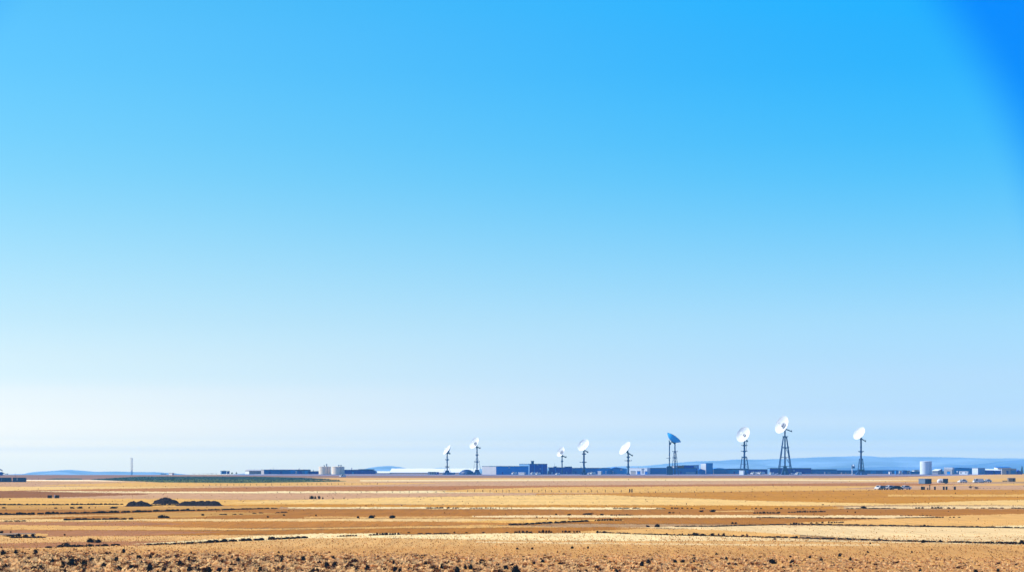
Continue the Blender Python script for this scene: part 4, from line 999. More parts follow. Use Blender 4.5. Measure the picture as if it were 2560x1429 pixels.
# farm cart / harrow
X, Y = ground(2434, 1221.6)
t = thing('farm_harrow', 'dark wheeled harrow with a long drawbar on the gold field', 'harrow', (X, Y, 0))
MB().tube((-1.0, 0, 0.85), (1.0, 0, 0.75), 0.06, 0.06, 6).build('drawbar', M['black'], t)
MB().box(-1.5, -0.7, -0.3, 0.3, 0.55, 1.0).build('toolbox', M['black'], t)
MB().box(0.5, 1.5, -0.4, 0.4, 0.5, 0.62).build('frame', M['black'], t)
for x, y in ((0.75, -0.45), (1.3, -0.45), (0.75, 0.45), (1.3, 0.45), (-1.1, -0.35)):
    MB().lathe([(0.30, -0.06), (0.36, -0.06), (0.36, 0.06), (0.30, 0.06)], 14, Matrix.Translation((x, y, 0.36)) @ Matrix.Rotation(math.pi / 2, 4, 'X'), closed=True).tube((x, y - 0.03, 0.36), (x, y + 0.03, 0.36), 0.1, 0.1).build('wheel', M['black'], t)
# dark pair by the fence
X, Y = ground(1577, 1230)
t = thing('stock_gate', 'dark double gate leaf standing at the end of the post fence', 'gate', (X, Y, 0))
for s_ in (-0.5, 0.18):
    MB().box(s_, s_ + 0.36, 0, 0.15, 0.05, 1.1).build('leaf', M['black'], t)
MB().box(-0.12, 0.16, 0.05, 0.12, 0.5, 0.62).build('bar', M['black'], t)

# ------------------------------------------------------------------ spoil heaps
def heap(label, px0, px1, pybase, peaks, seed):
    d = gd(pybase); u = d / F
    cx = (px0 + px1) / 2
    x0 = gx(px0, d); x1 = gx(px1, d); W = x1 - x0
    rng = random.Random(seed)
    mb = MB(); nx_, ny_ = 56, 22
    Dp = W * 0.45 if W < 8 else W * 0.3
    for j in range(ny_ + 1):
        for i in range(nx_ + 1):
            x = W * i / nx_; y = Dp * (j / ny_ - 0.5) * 2
            z = 0.0
            for ppx, pyt, wd in peaks:
                px_ = gx(ppx, d) - x0; hgt = (pybase - pyt) * u
                rr = math.sqrt(((x - px_) / (wd * u)) ** 2 + (y / (Dp * 0.9)) ** 2)
                z = max(z, hgt * max(0.0, 1.0 - rr ** 1.5))
            z += (math.sin(x * 3.1 + seed) * math.sin(y * 4 + x * 1.7) * 0.09 + math.sin(x * 8.3 + y * 5) * 0.05 + rng.uniform(-0.07, 0.07)) * min(1.0, z * 3)
            e = min(1, i / 4, (nx_ - i) / 4, j / 3, (ny_ - j) / 3)
            mb.v.append((x - W / 2, y, max(-0.05, z * e - (0.05 if e == 0 else 0))))
    mb.f = [(j * (nx_ + 1) + i, j * (nx_ + 1) + i + 1, (j + 1) * (nx_ + 1) + i + 1, (j + 1) * (nx_ + 1) + i) for j in range(ny_) for i in range(nx_)]
    mb.sm = [False] * len(mb.f)
    o = mb.build('spoil_heap', M['mound'], None, ((x0 + x1) / 2, d, 0.1))
    return props(o, label, 'heap', 'dark spoil heaps')
heap('small dark spoil heap with a dimpled top, smallest of three', 316, 378, 1264.8, [(332, 1252.6, 22), (352, 1252.4, 24), (366, 1256.5, 14)], 1)
heap('dark spoil heap with one smooth round peak, highest of three', 382, 448, 1258.6, [(414, 1243.6, 34), (402, 1247, 26), (430, 1248.5, 22)], 2)
heap('long flat-topped dark spoil heap, widest of three', 442, 556, 1263.2, [(465, 1253.4, 24), (482, 1252.2, 26), (503, 1251.4, 30), (520, 1252.2, 26), (536, 1251.8, 22)], 3)

# ------------------------------------------------------------------ scrub bushes, hedges
def bush_mesh(name, seed, m, leaves=90):
    rng = random.Random(seed)
    mb = MB()
    # lumpy core
    n = 12
    prof = []
    k = 6
    for j in range(k + 1):
        a = math.pi / 2 * j / k
        for i in range(n):
            t = 2 * math.pi * i / n
            r = 0.40 * math.cos(a) * rng.uniform(0.75, 1.1)
            mb.v.append((r * math.cos(t), r * math.sin(t), 0.48 * math.sin(a) * rng.uniform(0.85, 1.05)))
    mb.f = [(j * n + i, j * n + (i + 1) % n, (j + 1) * n + (i + 1) % n, (j + 1) * n + i) for j in range(k) for i in range(n)]
    mb.sm = [False] * len(mb.f)
    for q in range(rng.randint(2, 4)):
        c = (rng.uniform(-0.25, 0.25), rng.uniform(-0.25, 0.25), rng.uniform(0.2, 0.4))
        mb.quads(c, (0.28, 0.28, 0.28), leaves // 3, 0.085, rng)
    mb.quads((0, 0, 0.2), (0.5, 0.5, 0.35), leaves // 2, 0.075, rng)
    me = bpy.data.meshes.new(name)
    me.from_pydata(mb.v, [], mb.f); me.materials.append(m); me.update()
    return me
BM = [bush_mesh('scrub_bush', 20 + i, M['scrub']) for i in range(6)]
BB = [bush_mesh('brown_bush', 40 + i, M['scrubbrown']) for i in range(3)]
def bush(px, py, w_px, h_px, label, group, name='scrub_bush', meshes=BM):
    X, Y = ground(px, py); u = Y / F
    o = bpy.data.objects.new(name, R.choice(meshes))
    o.location = (X, Y, 0.08)
    o.rotation_euler = (0, 0, R.uniform(0, 6.28))
    wv = w_px * u
    o.scale = (wv, wv * R.uniform(0.8, 1.1), h_px * u / 0.5)
    C.objects.link(o)
    return props(o, label, 'bush', group)
def row(x0, x1, y0, y1, h, label, group, fill=0.85, wmul=1.5):
    """a row of bushes shoulder to shoulder"""
    x = x0
    while x < x1:
        wv = h * R.uniform(wmul * 0.7, wmul * 1.5)
        t = (x + wv / 2 - x0) / max(1, x1 - x0)
        hh = h * R.uniform(0.65, 1.1) * (0.7 + 0.3 * math.sin(math.pi * min(1, max(0, t))))
        if R.random() < fill:
            bush(x + wv / 2, y0 + (y1 - y0) * t + 0.2, wv, hh, label, group)
        x += wv * R.uniform(0.75, 1.0)
def hedge(pts, h, label, gaps=0.0, name='hedge', den=10):
    """a long low dark line of brush along the ground"""
    mb = MB(); rng = random.Random(int(pts[0][0] * 7 + pts[0][1]))
    X0, Y0 = ground(*pts[0])
    for (a, b), (c, e) in zip(pts, pts[1:]):
        L0, L1 = ground(a, b), ground(c, e)
        ln = math.hypot(L1[0] - L0[0], L1[1] - L0[1])
        wdt = abs(c - a) * gd((b + e) / 2) / F
        n = max(2, int(wdt / 0.5))
        for i in range(n):
            if rng.random() < gaps: continue
            t = (i + rng.random()) / n
            X = L0[0] + (L1[0] - L0[0]) * t - X0; Y = L0[1] + (L1[1] - L0[1]) * t - Y0
            dd = L0[1] + (L1[1] - L0[1]) * t
            hm_ = 1.25 * h * dd / F * rng.uniform(0.6, 1.2)
            rw = 0.42
            mb.lathe([(rw, 0), (rw * 0.85, hm_ * 0.6), (rw * 0.4, hm_ * 0.95), (0.01, hm_)], 6, Matrix.Translation((X, Y, 0)) @ Matrix.Rotation(rng.uniform(0, 1), 4, 'Z'), smooth=False)
            mb.quads((X, Y, hm_ * 0.5), (0.5, 0.4, hm_ * 0.6), den, 0.10, rng)
    o = mb.build(name, M['scrub'], None, (X0, Y0, 0.085))
    return props(o, label, 'hedge', 'low dark brush lines')

hedge([(-120, 1262.8), (0, 1262.6), (150, 1262.4), (305, 1261.2)], 2.8, 'thin dark brush line along the gold field before the crates')
hedge([(-120, 1288), (0, 1287), (82, 1286.4)], 4.6, 'thick dark brush line, end piece at the frame edge')
hedge([(96, 1285.6), (147, 1284.6)], 4.6, 'thick dark brush line, short middle piece between two gaps')
hedge([(151, 1284.6), (320, 1281.2), (395, 1278.6), (470, 1276.6)], 4.0, 'thick dark brush line rising below the dark spoil heaps')
hedge([(470, 1277), (560, 1274.6), (640, 1272.4), (690, 1271.4)], 2.6, 'dark brush line beside a pale track past the spoil heaps')
hedge([(15, 1303.2), (60, 1303)], 2.4, 'short dark brush line on the pale strip near frame edge')
hedge([(160, 1300.6), (245, 1299.2), (260, 1299), (335, 1298.6)], 3.8, 'ragged dark brush line on the pale strip below the thick one', gaps=0.12)
hedge([(368, 1263.6), (410, 1263), (448, 1262.6)], 2.4, 'short dark bank at the foot of the spoil heaps linking the outer two')
hedge([(545, 1287), (600, 1286), (660, 1282), (715, 1281)], 1.8, 'broken dotted brush line over the brown field past the spoil heaps', gaps=0.45)
hedge([(120, 1370), (150, 1368.4), (200, 1367.4), (262, 1365.2), (300, 1364)], 4.2, 'dark brush line edging the coarse foreground stubble')
hedge([(368, 1363), (430, 1361), (505, 1357.4)], 3.0, 'thin dark brush line between the stubble and the pale strip')
hedge([(505, 1358), (560, 1355), (640, 1351.4), (690, 1349), (772, 1345)], 5.4, 'thickest dark brush line slanting up across the pale strip')
hedge([(1050, 1334.6), (1123, 1334)], 1.6, 'thin dark brush line on the edge of the broad pale field')
hedge([(1496, 1331), (1600, 1335.6), (1700, 1338.4), (1920, 1343.6)], 1.7, 'thin dark brush line between straw and cream fields')
hedge([(1920, 1343.6), (2080, 1348.4), (2240, 1353.4), (2400, 1356.4), (2520, 1358.6), (2700, 1362)], 3.0, 'long dark brush line across the cream field up to the spiky bush')
hedge([(1276, 1312.2), (1330, 1310.4), (1364, 1308.6), (1426, 1305.6), (1468, 1303.8)], 3.2, 'dark brush line slanting up between gold wedge and brown field')
hedge([(1692, 1316.4), (1788, 1316.4), (1850, 1314.4), (1920, 1312.8), (1970, 1311.4)], 1.8, 'dark brush line along the far edge of the cream field, rising part')
hedge([(2010, 1312.4), (2100, 1313), (2240, 1315.4), (2320, 1317), (2560, 1320.4), (2700, 1322)], 2.5, 'dark brush line along the far edge of the cream field, falling part')
hedge([(1895, 1294.2), (2000, 1294.8), (2190, 1296.4)], 1.4, 'fine dark brush line under the bright cream strip')
hedge([(2240, 1295), (2345, 1293.6)], 1.2, 'fine dark brush line closing the bright cream strip')
hedge([(20, 1345), (60, 1344.8), (112, 1344.6)], 2.6, 'short dark strip standing in for the shadow below the bleached boards')  # dark strip stands in for the long shadow by the boards
hedge([(1534, 1271), (1600, 1271)], 1.4, 'broken brush line on the pale strip before the control building', gaps=0.3)
hedge([(2112, 1272), (2170, 1271.4), (2240, 1271)], 1.5, 'dark brush line on the cream strip by a rounded bush', gaps=0.2)
hedge([(2418, 1270), (2560, 1270.6), (2680, 1271)], 1.5, 'broken brush line closing the cream strip at the frame edge', gaps=0.25)

row(841, 897, 1341.4, 1340.2, 4.5, 'dark bush in the short row between the two thick brush lines', 'bushes on the pale strip')
row(920, 992, 1338.6, 1336.8, 6.5, 'dark bush in the densest clump along the pale strip', 'clump on the pale strip', 1.0, 1.2)
row(1284, 1324, 1332, 1332, 6.5, 'dark bush in the first clump on the edge of the broad pale field', 'first clump on the broad pale field', 1.0, 1.2)
row(1345, 1379, 1331.6, 1331.6, 7, 'dark bush in the round clump on the edge of the broad pale field', 'round clump on the broad pale field', 1.0, 1.2)
row(1404, 1424, 1331, 1331, 5, 'dark bush in the small pair on the edge of the broad pale field', 'pair on the broad pale field', 1.0)
row(1432, 1451, 1331, 1331, 5, 'dark bush in the last clump on the edge of the broad pale field', 'last clump on the broad pale field', 1.0)
for px, w_, h_ in ((1328, 6, 4), (1493, 8, 6), (1510, 10, 4.5), (1136, 6, 3), (1166, 10, 2.4), (1208, 11, 2.6), (1267, 10, 2.8), (1022, 8, 2.4)):
    bush(px, 1332.4, w_, h_, 'single dark bush on the far edge of the broad pale field', 'single bushes on the broad pale field')
row(1486, 1552, 1301.6, 1300.8, 5, 'dark bush in the dense row at the tip of the gold wedge', 'row at the gold wedge', 1.0, 1.4)
for px, py, w_, h_, n_ in ((1738, 1339.4, 30, 7.5, 0), (1757, 1339.6, 22, 5, 0), (1780, 1340, 14, 6.5, 0), (1797, 1340, 6, 6, 0), (1809, 1341, 13, 7.5, 0), (1834, 1341.6, 8, 5, 0), (1722, 1339, 10, 5, 0), (1699, 1338.6, 9, 4, 0)):
    bush(px, py, w_, h_, 'dark mounded bush along the thin brush line before the cream field', 'mounded bushes along the thin brush line')
for px, py, w_, h_ in ((1856, 1342.6, 12, 6), (1868, 1342.8, 9, 7), (1706, 1338.4, 6, 5), (1666, 1337.6, 7, 5), (2197, 1351, 7, 6), (1990, 1345, 5, 5)):
    bush(px, py, w_, h_, 'dry brown bush among the dark ones along the thin brush line', 'dry brown bushes', 'dry_bush', BB)
for px, py, w_, h_, lab in ((1937, 1349.4, 8, 4, 'tiny dark bush alone on the cream strip below the brush line'), (1992, 1345, 8, 5, 'small dark bush standing on the long brush line'), (2176, 1360.4, 5, 4, 'lone dark tuft on the cream strip before the stubble'), (2555, 1361, 18, 11, 'large dark bush cut by the frame edge at the end of the brush line'),
    (2350, 1353.6, 8, 4, 'small dark bush on the brush line next to the spiky one'), (1643, 1317.6, 17, 7, 'round dark bush alone on the brown field'), (1620, 1317.4, 12, 4, 'low dark bush beside the round one on the brown field'), (1831, 1309.6, 8, 4.6, 'dark bush of a tight pair on the brown field, first one'), (1839, 1309.6, 8, 4.4, 'dark bush of a tight pair on the brown field, second one'),
    (1782, 1279.4, 20, 5.4, 'smooth low mound-like bush before a straw patch'), (1753, 1279.4, 12, 4, 'small mound-like bush beside the smooth low one'), (1674, 1282.8, 10, 3.6, 'small dark bush on the edge of the cream strip, first of two'), (1683, 1282.8, 8, 2.8, 'small dark bush on the edge of the cream strip, second of two'),
    (1468, 1286, 30, 3.4, 'wide flat dark bush above the cream strip'), (1422, 1288, 13, 3.4, 'low dark bush next to the wide flat one'), (1505, 1287.8, 12, 3.6, 'low dark bush past the wide flat one'), (1390, 1287.4, 8, 4, 'dark bush with bare twigs near the low one above the cream strip'), (1342, 1293.4, 5, 3, 'tiny dark bush on the near edge of the cream strip'),
    (895, 1295, 10, 5.4, 'compact dark bush on the edge of the straw strip'), (928, 1295, 22, 7.4, 'big dark bush on the edge of the straw strip'), (980, 1294.8, 20, 7, 'dark bush with brown side on the edge of the straw strip'), (670, 1293.6, 8, 4, 'small dark bush out on the brown field past the spoil heaps'), (790, 1290, 5, 4, 'small round dark bush alone on the brown field'),
    (710, 1289, 8, 3.6, 'small pale-topped bush out on the brown field'), (2159, 1270, 20, 5, 'rounded bush standing above the cream strip brush line'), (2057, 1262, 8, 2, 'small flat bush on the straw strip before the cream strip'),
    (167, 1366.4, 24, 9, 'large round dark bush on the brush line edging the stubble'), (199, 1366.6, 4, 6, 'thin upright dark bush on the brush line edging the stubble'), (226, 1356.6, 24, 10, 'big dark bush of the pair out on the brown strip'), (245, 1357, 20, 8, 'lower dark bush of the pair out on the brown strip'), (3, 1332.6, 12, 5, 'dark bush cut by the frame edge behind the bleached boards'), (27, 1331.6, 5, 3.4, 'tiny dark bush behind the bleached boards'),
    (47, 1341, 16, 7, 'black brush heap sitting on the bleached boards'), (64, 1341.4, 18, 5, 'lower black brush heap at the end of the bleached boards'), (30, 1341, 40, 4, 'flat black brush heap under the bleached boards'), (82, 1341.6, 14, 7, 'twiggy dark bush beside the bleached boards'), (162, 1340, 6, 5, 'tiny dark bush out on the tan strip past the boards'),
    (404, 1294.4, 22, 6.6, 'dark squat bush with pale centre on the gold strip'), (418, 1294.6, 18, 4.8, 'dark low bush tapering beside the squat one on the gold strip'), (507, 1288.6, 9, 4.6, 'small dark bush on the end of the dotted brush line'), (430, 1277.4, 16, 3.4, 'low brown-black bush on the thick brush line below the heaps'),
    (200, 1270.6, 20, 4.6, 'dark bush on the pale gold strip, widest there'), (181, 1270.6, 14, 3.6, 'dark bush on the pale gold strip beside the widest'), (283, 1270.6, 22, 4.6, 'low spreading dark bush on the pale gold strip'), (140, 1271, 10, 2.6, 'faint dark bush on the pale gold strip'), (223, 1270.2, 7, 3, 'compact dark bush on the pale gold strip'), (10, 1270.4, 14, 3, 'dark bush on the pale gold strip at the frame edge'),
    (780, 1246.6, 14, 7, 'grey-black bush, widest in the little row on the mauve field'), (788, 1246.4, 7, 6, 'black bush in the middle of the little row on the mauve field'), (798, 1246.6, 8, 7, 'twiggy bush near the end of the little row on the mauve field'), (807, 1246.8, 5, 4.4, 'round bush ending the little row on the mauve field'), (832.6, 1247, 3.4, 3.6, 'dot-like bush alone on the mauve field'), (860, 1247.2, 3.6, 3.4, 'dot-like bush second past the little row on the mauve field')):
    bush(px, py, w_, h_, lab, None)
row(1882, 1940, 1283.4, 1283, 5, 'dark bush in the dense block past the straw patch', 'dense block past the straw patch', 1.0, 1.6)
bush(1948, 1281.8, 8, 3, 'small dark bush in the gap between two dense rows', None)
row(1968, 2064, 1281, 1279.6, 4, 'dark bush in the long row past the dense block', 'long row past the dense block', 0.95, 1.6)
row(1974, 2010, 1312, 1311.4, 6, 'dark bush in the clump on the far edge of the cream field', 'clump on the far edge of the cream field', 1.0, 1.4)
row(2024, 2104, 1308.6, 1306.6, 4, 'dark bush in the slanting row behind the cream field', 'slanting row behind the cream field', 0.85, 1.6)
row(2291, 2322, 1316.6, 1317.2, 5.6, 'dark bush in the tall pair on the falling brush line', 'tall pair on the falling brush line', 0.9, 1.3)
row(2396, 2464, 1318.6, 1319, 4.4, 'dark round bush in the bead-like row on the falling brush line', 'bead-like row on the falling brush line', 0.9, 1.2)
row(2512, 2546, 1360.6, 1361.4, 5.4, 'dark bush in the row leading to the frame-edge bush', 'row leading to the frame-edge bush', 0.9, 1.3)
row(1520, 1586, 1288.2, 1288, 3.2, 'low dark bush in the row along the cream strip', 'row along the cream strip', 0.85, 1.8)
row(1065, 1142, 1270.6, 1270.4, 3.4, 'dark bush in the row on the pale strip before the blue dome', 'row on the pale strip', 0.75, 2.0)
row(1167, 1282, 1270.6, 1270.4, 2.6, 'dark speck-like bush in the dotted row on the pale strip', 'dotted row on the pale strip', 0.6, 1.4)
row(1640, 1762, 1271, 1271, 2.8, 'dark bush in the dotted row on the dark gold strip', 'dotted row on the dark gold strip', 0.6, 2.0)
row(1800, 2060, 1271.4, 1272, 2.6, 'dark speck-like bush in the sparse row on the dark gold strip', 'sparse row on the dark gold strip', 0.35, 2.2)
row(2286, 2388, 1270.4, 1270.6, 4, 'dark bush in the row on the cream strip under the drums', 'row on the cream strip', 0.75, 1.9)
row(2338, 2396, 1294.2, 1293.6, 3.4, 'dark bush in the row at the end of the bright cream strip', 'row at the end of the bright cream strip', 0.8, 1.8)
row(2250, 2330, 1289.6, 1289, 2.4, 'tiny dark bush in the sparse row on the brown field', 'sparse row on the brown field', 0.35, 1.6)
# spiky bush
X, Y = ground(2308, 1357.6); u = Y / F
mb = MB(); rng = random.Random(77)
for i in range(46):
    a = rng.uniform(0, 6.28); e = rng.uniform(0.05, 1.4); ln = u * rng.uniform(6, 11)
    p = Vector((math.cos(a) * math.cos(e), math.sin(a) * math.cos(e), math.sin(e) * 0.9)) * ln
    q = Vector((-math.sin(a), math.cos(a), 0)) * 0.05
    mb.add([q, -q, p * 0.6 - q * 1.2, p, p * 0.6 + q * 1.2], [(0, 1, 2, 4), (4, 2, 3)])
mb.quads((0, 0, 0.15), (0.28, 0.28, 0.2), 60, 0.09, rng)
props(mb.build('spiky_bush', M['scrub'], None, (X, Y, 0.1)), 'spiky dark bush with radiating blades on the long brush line', 'bush')
# bleached boards
X, Y = ground(24, 1339); u = Y / F
t = thing('bleached_board', 'bleached pale boards lying under black brush near the frame edge', 'board', (X, Y, 0))
MB().box(-2.4, 1.0, 0.3, 0.55, 0.12, 0.34).build('plank', M['plank'], t)
MB().box(0.2, 3.0, 0.8, 1.0, 0.2, 0.36).build('cross_plank', M['plank'], t)
# foreground dark tussocks
FG = [(39,1385,12,8),(90,1385,14,9),(131,1413,15,13),(158,1417,11,11),(178,1418,25,16),(209,1417,18,13),(229,1409,15,12),(260,1421,19,11),(291,1407,16,12),(310,1383,9,9),(297,1428,16,10),(103,1431,20,12),(210,1433,14,10),(84,1428,18,10),(8,1386,16,8),
 (374,1431,20,18),(328,1427,20,12),(349,1400,13,10),(376,1399,11,9),(451,1415,14,11),(472,1406,10,12),(474,1432,20,12),(523,1432,18,11),(547,1432,16,10),(575,1433,15,11),(549,1397,11,8),(596,1407,11,11),(558,1412,12,9),(580,1397,9,7),(412,1431,17,9),(478,1385,5,5),
 (705,1406,14,10),(836,1416,15,9),(818,1420,14,11),(918,1427,16,12),(834,1399,8,7),(697,1384,6,5),(707,1422,12,7),(759,1402,13,9),(651,1431,14,8),(784,1431,13,8),(891,1429,12,8),
 (987,1430,14,11),(999,1432,12,9),(1104,1425,10,12),(1143,1433,20,13),(1163,1424,10,9),(1177,1424,13,10),(1064,1412,11,7),(1265,1424,14,9),(985,1411,9,8),(1179,1408,9,7),
 (1289,1434,26,15),(1352,1401,7,5),(1356,1407,14,6),(1335,1411,9,6),(1541,1432,12,8),(1293,1374,8,4),(1331,1374,7,4),(1430,1372,9,4.6),(1470,1372,6,4.6),
 (1688,1407,12,5.6),(1707,1407,11,6),(1735,1406,8,5),(1816,1402,11,8),(1840,1415,9,6),(1791,1388,8,4),(1621,1409,15,8),(1604,1416,12,10),(1930,1410,24,10),(2099,1392,10,7),(2025,1396,9,5),(2126,1402,8,7),(2053,1405,9,8),(1979,1411,14,8),(2170,1383,6,4),
 (2280,1383,5,5),(2329,1376,4,3.4),(2055,1429,6,4),(2131,1427,5,4),(2495,1430,10,6),(2540,1414,6,4),(2300,1430,9,6),(2440,1432,12,7)]
for px, py, w_, h_ in FG:
    bush(px, py, w_ * 1.1, h_ * 1.25, 'black round tussock among the dry stalks of the nearest stubble strip', 'black tussocks in the nearest stubble', 'dark_tussock')
for i in range(90):
    px = R.uniform(-40, 2600) if R.random() < 0.3 else R.uniform(-40, 1250)
    py = R.uniform(1382, 1440)
    s = (py - 1372) / 60
    bush(px, py, 4 + 10 * s * R.uniform(0.6, 1.2), 3 + 6 * s * R.uniform(0.6, 1.2), 'brown dry tussock among the dry stalks of the nearest stubble strip', 'brown tussocks in the nearest stubble', 'dry_tussock', BB)

# ------------------------------------------------------------------ trees on the skyline
def conifer(label, px, ytop, ybase, d, w_px, zoff=0.0):
    t = thing('conifer_tree', label, 'tree', (gx(px, d), d, zoff))
    ht = gz(ytop, d) - zoff; r = w_px / 2 * d / F
    rng = random.Random(int(px))
    MB().tube((0, 0, 0), (0, 0, ht * 0.9), r * 0.12, r * 0.03, 6).build('trunk', M['bark'], t)
    mb = MB()
    for i in range(420):
        z = rng.random() ** 1.2
        rad = r * (1 - z) * (0.75 + 0.25 * math.sin(z * 40)) * rng.uniform(0.3, 1.05)
        a = rng.uniform(0, 6.28)
        p = Vector((rad * math.cos(a), rad * math.sin(a), ht * (0.08 + 0.9 * z)))
        o_ = Vector((math.cos(a), math.sin(a), -0.45)).normalized() * r * 0.26
        s_ = Vector((-math.sin(a), math.cos(a), 0.1)) * r * 0.11
        mb.add([p - o_ * 0.5, p + s_, p + o_, p - s_], [(0, 1, 2, 3)])
    mb.build('crown', M['conifer'], t)
    return t
conifer('dark conifer at the frame edge beyond the broad grey hall', 2555, 1164, 1184, 1580, 13)
conifer('small conifer on the skyline, nearer the dark narrow block', 580, 1179, 1184, 1610, 7)
conifer('small conifer on the skyline, further from the dark narrow block', 591, 1178.6, 1184, 1612, 7)
def tree(label, px, ytop, d, w_px, seed):
    t = thing('round_tree', label, 'tree', (gx(px, d), d, 0), 0, 'low trees on the skyline')
    ht = gz(ytop, d); r = w_px / 2 * d / F
    rng = random.Random(seed)
    MB().tube((0, 0, 0), (0, 0, ht * 0.6), 0.14, 0.08, 6).tube((0, 0, ht * 0.4), (r * 0.5, 0, ht * 0.7), 0.08, 0.04, 5).build('trunk', M['bark'], t)
    mb = MB()
    for q in range(5):
        mb.quads((rng.uniform(-0.6, 0.6) * r, rng.uniform(-0.5, 0.5) * r, ht * rng.uniform(0.45, 0.7)), (r * 0.5, r * 0.5, ht * 0.32), 90, ht * 0.09, rng)
    mb.build('crown', M['farleaf'], t)
for i, (px, yt, w_) in enumerate(((486, 1182.6, 12), (497, 1183, 12), (508, 1182.8, 12), (519, 1182.4, 14), (530, 1182, 14), (541, 1182.8, 12), (438, 1183.2, 10), (415.5, 1182.6, 5))):
    tree('low dark skyline tree, %s' % ('first from the white shed', 'second from the white shed', 'third from the white shed', 'a broad one mid-line', 'a broad one before the block building', 'last before the block building', 'lone one beside the white shed', 'tiny one touching the white shed')[i], px, yt, 1590, w_, i + 60)

# ------------------------------------------------------------------ fences of wooden posts
def fence(label, xs_, y0, y1, hpx, seed):
    rng = random.Random(seed)
    X0, Y0 = ground(xs_[0], y0)
    t = thing('post_fence', label, 'fence', (X0, Y0, 0))
    x_a, x_b = xs_[0], xs_[-1]
    tops = []
    for px in xs_:
        py = y0 + (y1 - y0) * (px - x_a) / (x_b - x_a)
        X, Y = ground(px, py); ht = hpx * Y / F * rng.uniform(0.8, 1.1)
        MB().tube((X - X0, Y - Y0, 0), (X - X0 + rng.uniform(-0.05, 0.05), Y - Y0, ht), 0.10, 0.085, 6).build('post', M['post'], t)
        tops.append((X - X0, Y - Y0, ht))
    wr = MB()
    for a, b in zip(tops, tops[1:]):
        for f_ in (0.85, 0.45):
            wr.tube((a[0], a[1], a[2] * f_), (b[0], b[1], b[2] * f_), 0.006, 0.006, 3)
    wr.build('wire', M['grey'], t)
fence('evenly spaced post fence along the gold field below the workshops', [1169,1187,1207,1225,1241,1257,1273,1297,1313,1331,1347,1364,1379,1398,1415,1428,1445,1462,1479,1493,1513,1534,1553], 1229, 1229.6, 6.0, 1)
fence('sparse post fence along the straw strip before the white greenhouse', [724,752,793,838,903,942,981,1000,1023,1045,1069,1091,1111], 1231.4, 1230, 3.6, 2)
fence('sparse stubby post fence along the gold field below the control building', [1600,1621,1639,1657,1679,1701,1736,1760,1784,1812,1850,1880], 1230.4, 1229.4, 3.4, 3)
fence('short post fence below the crop field and cream tanks', [508,524,540,552,568,585,598,612,626,642,665,679,702,723,743,755,769,780,792,802,818,829,846,862,880,905,925,944], 1213.8, 1209.6, 4.2, 4)
fence('stubby post fence crossing the gold field below the last dish', [1928,1956,1980,2010,2031,2084,2102,2126,2152,2180], 1227.6, 1226.8, 2.6, 5)
fence('row of little stakes before the dark harrow', [2450,2459,2468,2476,2486,2498], 1220.6, 1220.2, 2.2, 6)

# ------------------------------------------------------------------ dry vegetation nobody could count
def blades(name, pos, ht, nb, m, width=0.16, lean=0.6, curl=0.35, spread=0.08):
    """pos (n,2), ht (n,): tufts of nb curved tapering blades, all in one mesh"""
    n = len(pos)
    rho = np.sqrt(NR.uniform(0, 1, n * nb))
    P = np.repeat(pos, nb, axis=0); Hc = np.repeat(ht, nb); Hh = Hc * NR.uniform(0.55, 1.15, n * nb) * (1 - (0.55 * rho ** 2 if spread > 0.1 else 0))
    k = n * nb
    az = NR.uniform(0, 2 * math.pi, k); ln = NR.uniform(0.1, 1.0, k) * lean
    dirx, diry = np.cos(az), np.sin(az)
    base = np.stack([P[:, 0] + dirx * spread * rho * Hc, P[:, 1] + diry * spread * rho * Hc, np.full(k, 0.075)], 1)
    w_ = (width * Hh * NR.uniform(0.6, 1.5, k))[:, None]
    tw = az + math.pi / 2 + NR.uniform(-0.7, 0.7, k)
    sd_ = np.stack([np.cos(tw), np.sin(tw), np.zeros(k)], 1)
    mid = base + np.stack([dirx * ln * 0.45 * Hh, diry * ln * 0.45 * Hh, 0.6 * Hh], 1)
    tip = base + np.stack([dirx * (ln + curl) * Hh, diry * (ln + curl) * Hh, Hh * NR.uniform(0.55, 1.0, k)], 1)
    V = np.stack([base - sd_ * w_ * 0.6, base + sd_ * w_ * 0.6, mid - sd_ * w_, mid + sd_ * w_, tip], 1).reshape(-1, 3)
    idx = np.arange(k) * 5
    q = np.stack([idx, idx + 1, idx + 3, idx + 2], 1); tr = np.stack([idx + 2, idx + 3, idx + 4], 1)
    me = bpy.data.meshes.new(name)
    me.vertices.add(len(V)); me.vertices.foreach_set('co', V.astype(np.float32).ravel())
    loops = np.concatenate([q.ravel(), tr.ravel()])
    me.loops.add(len(loops)); me.loops.foreach_set('vertex_index', loops.astype(np.int32))
    starts = np.concatenate([np.arange(k) * 4, 4 * k + np.arange(k) * 3])
    tot = np.concatenate([np.full(k, 4), np.full(k, 3)])
    me.polygons.add(2 * k)
    me.polygons.foreach_set('loop_start', starts.astype(np.int32))
    me.polygons.foreach_set('loop_total', tot.astype(np.int32))
    me.materials.append(m)
    me.update(calc_edges=True); me.validate()
    o = bpy.data.objects.new(name, me); C.objects.link(o)
    return props(o, kind='stuff')
def scatter(n, py0, py1, px0=-300, px1=2860, power=1.0):
    """ground points spread evenly over the plain between two rows"""
    d0, d1 = gd(py1), gd(py0)
    out = []
    Y = np.sqrt(NR.uniform(0, 1, n) * (d1 * d1 - d0 * d0) + d0 * d0)
    X = (NR.uniform(px0, px1, n) - 1280) * Y / F
    return np.stack([X, Y], 1)
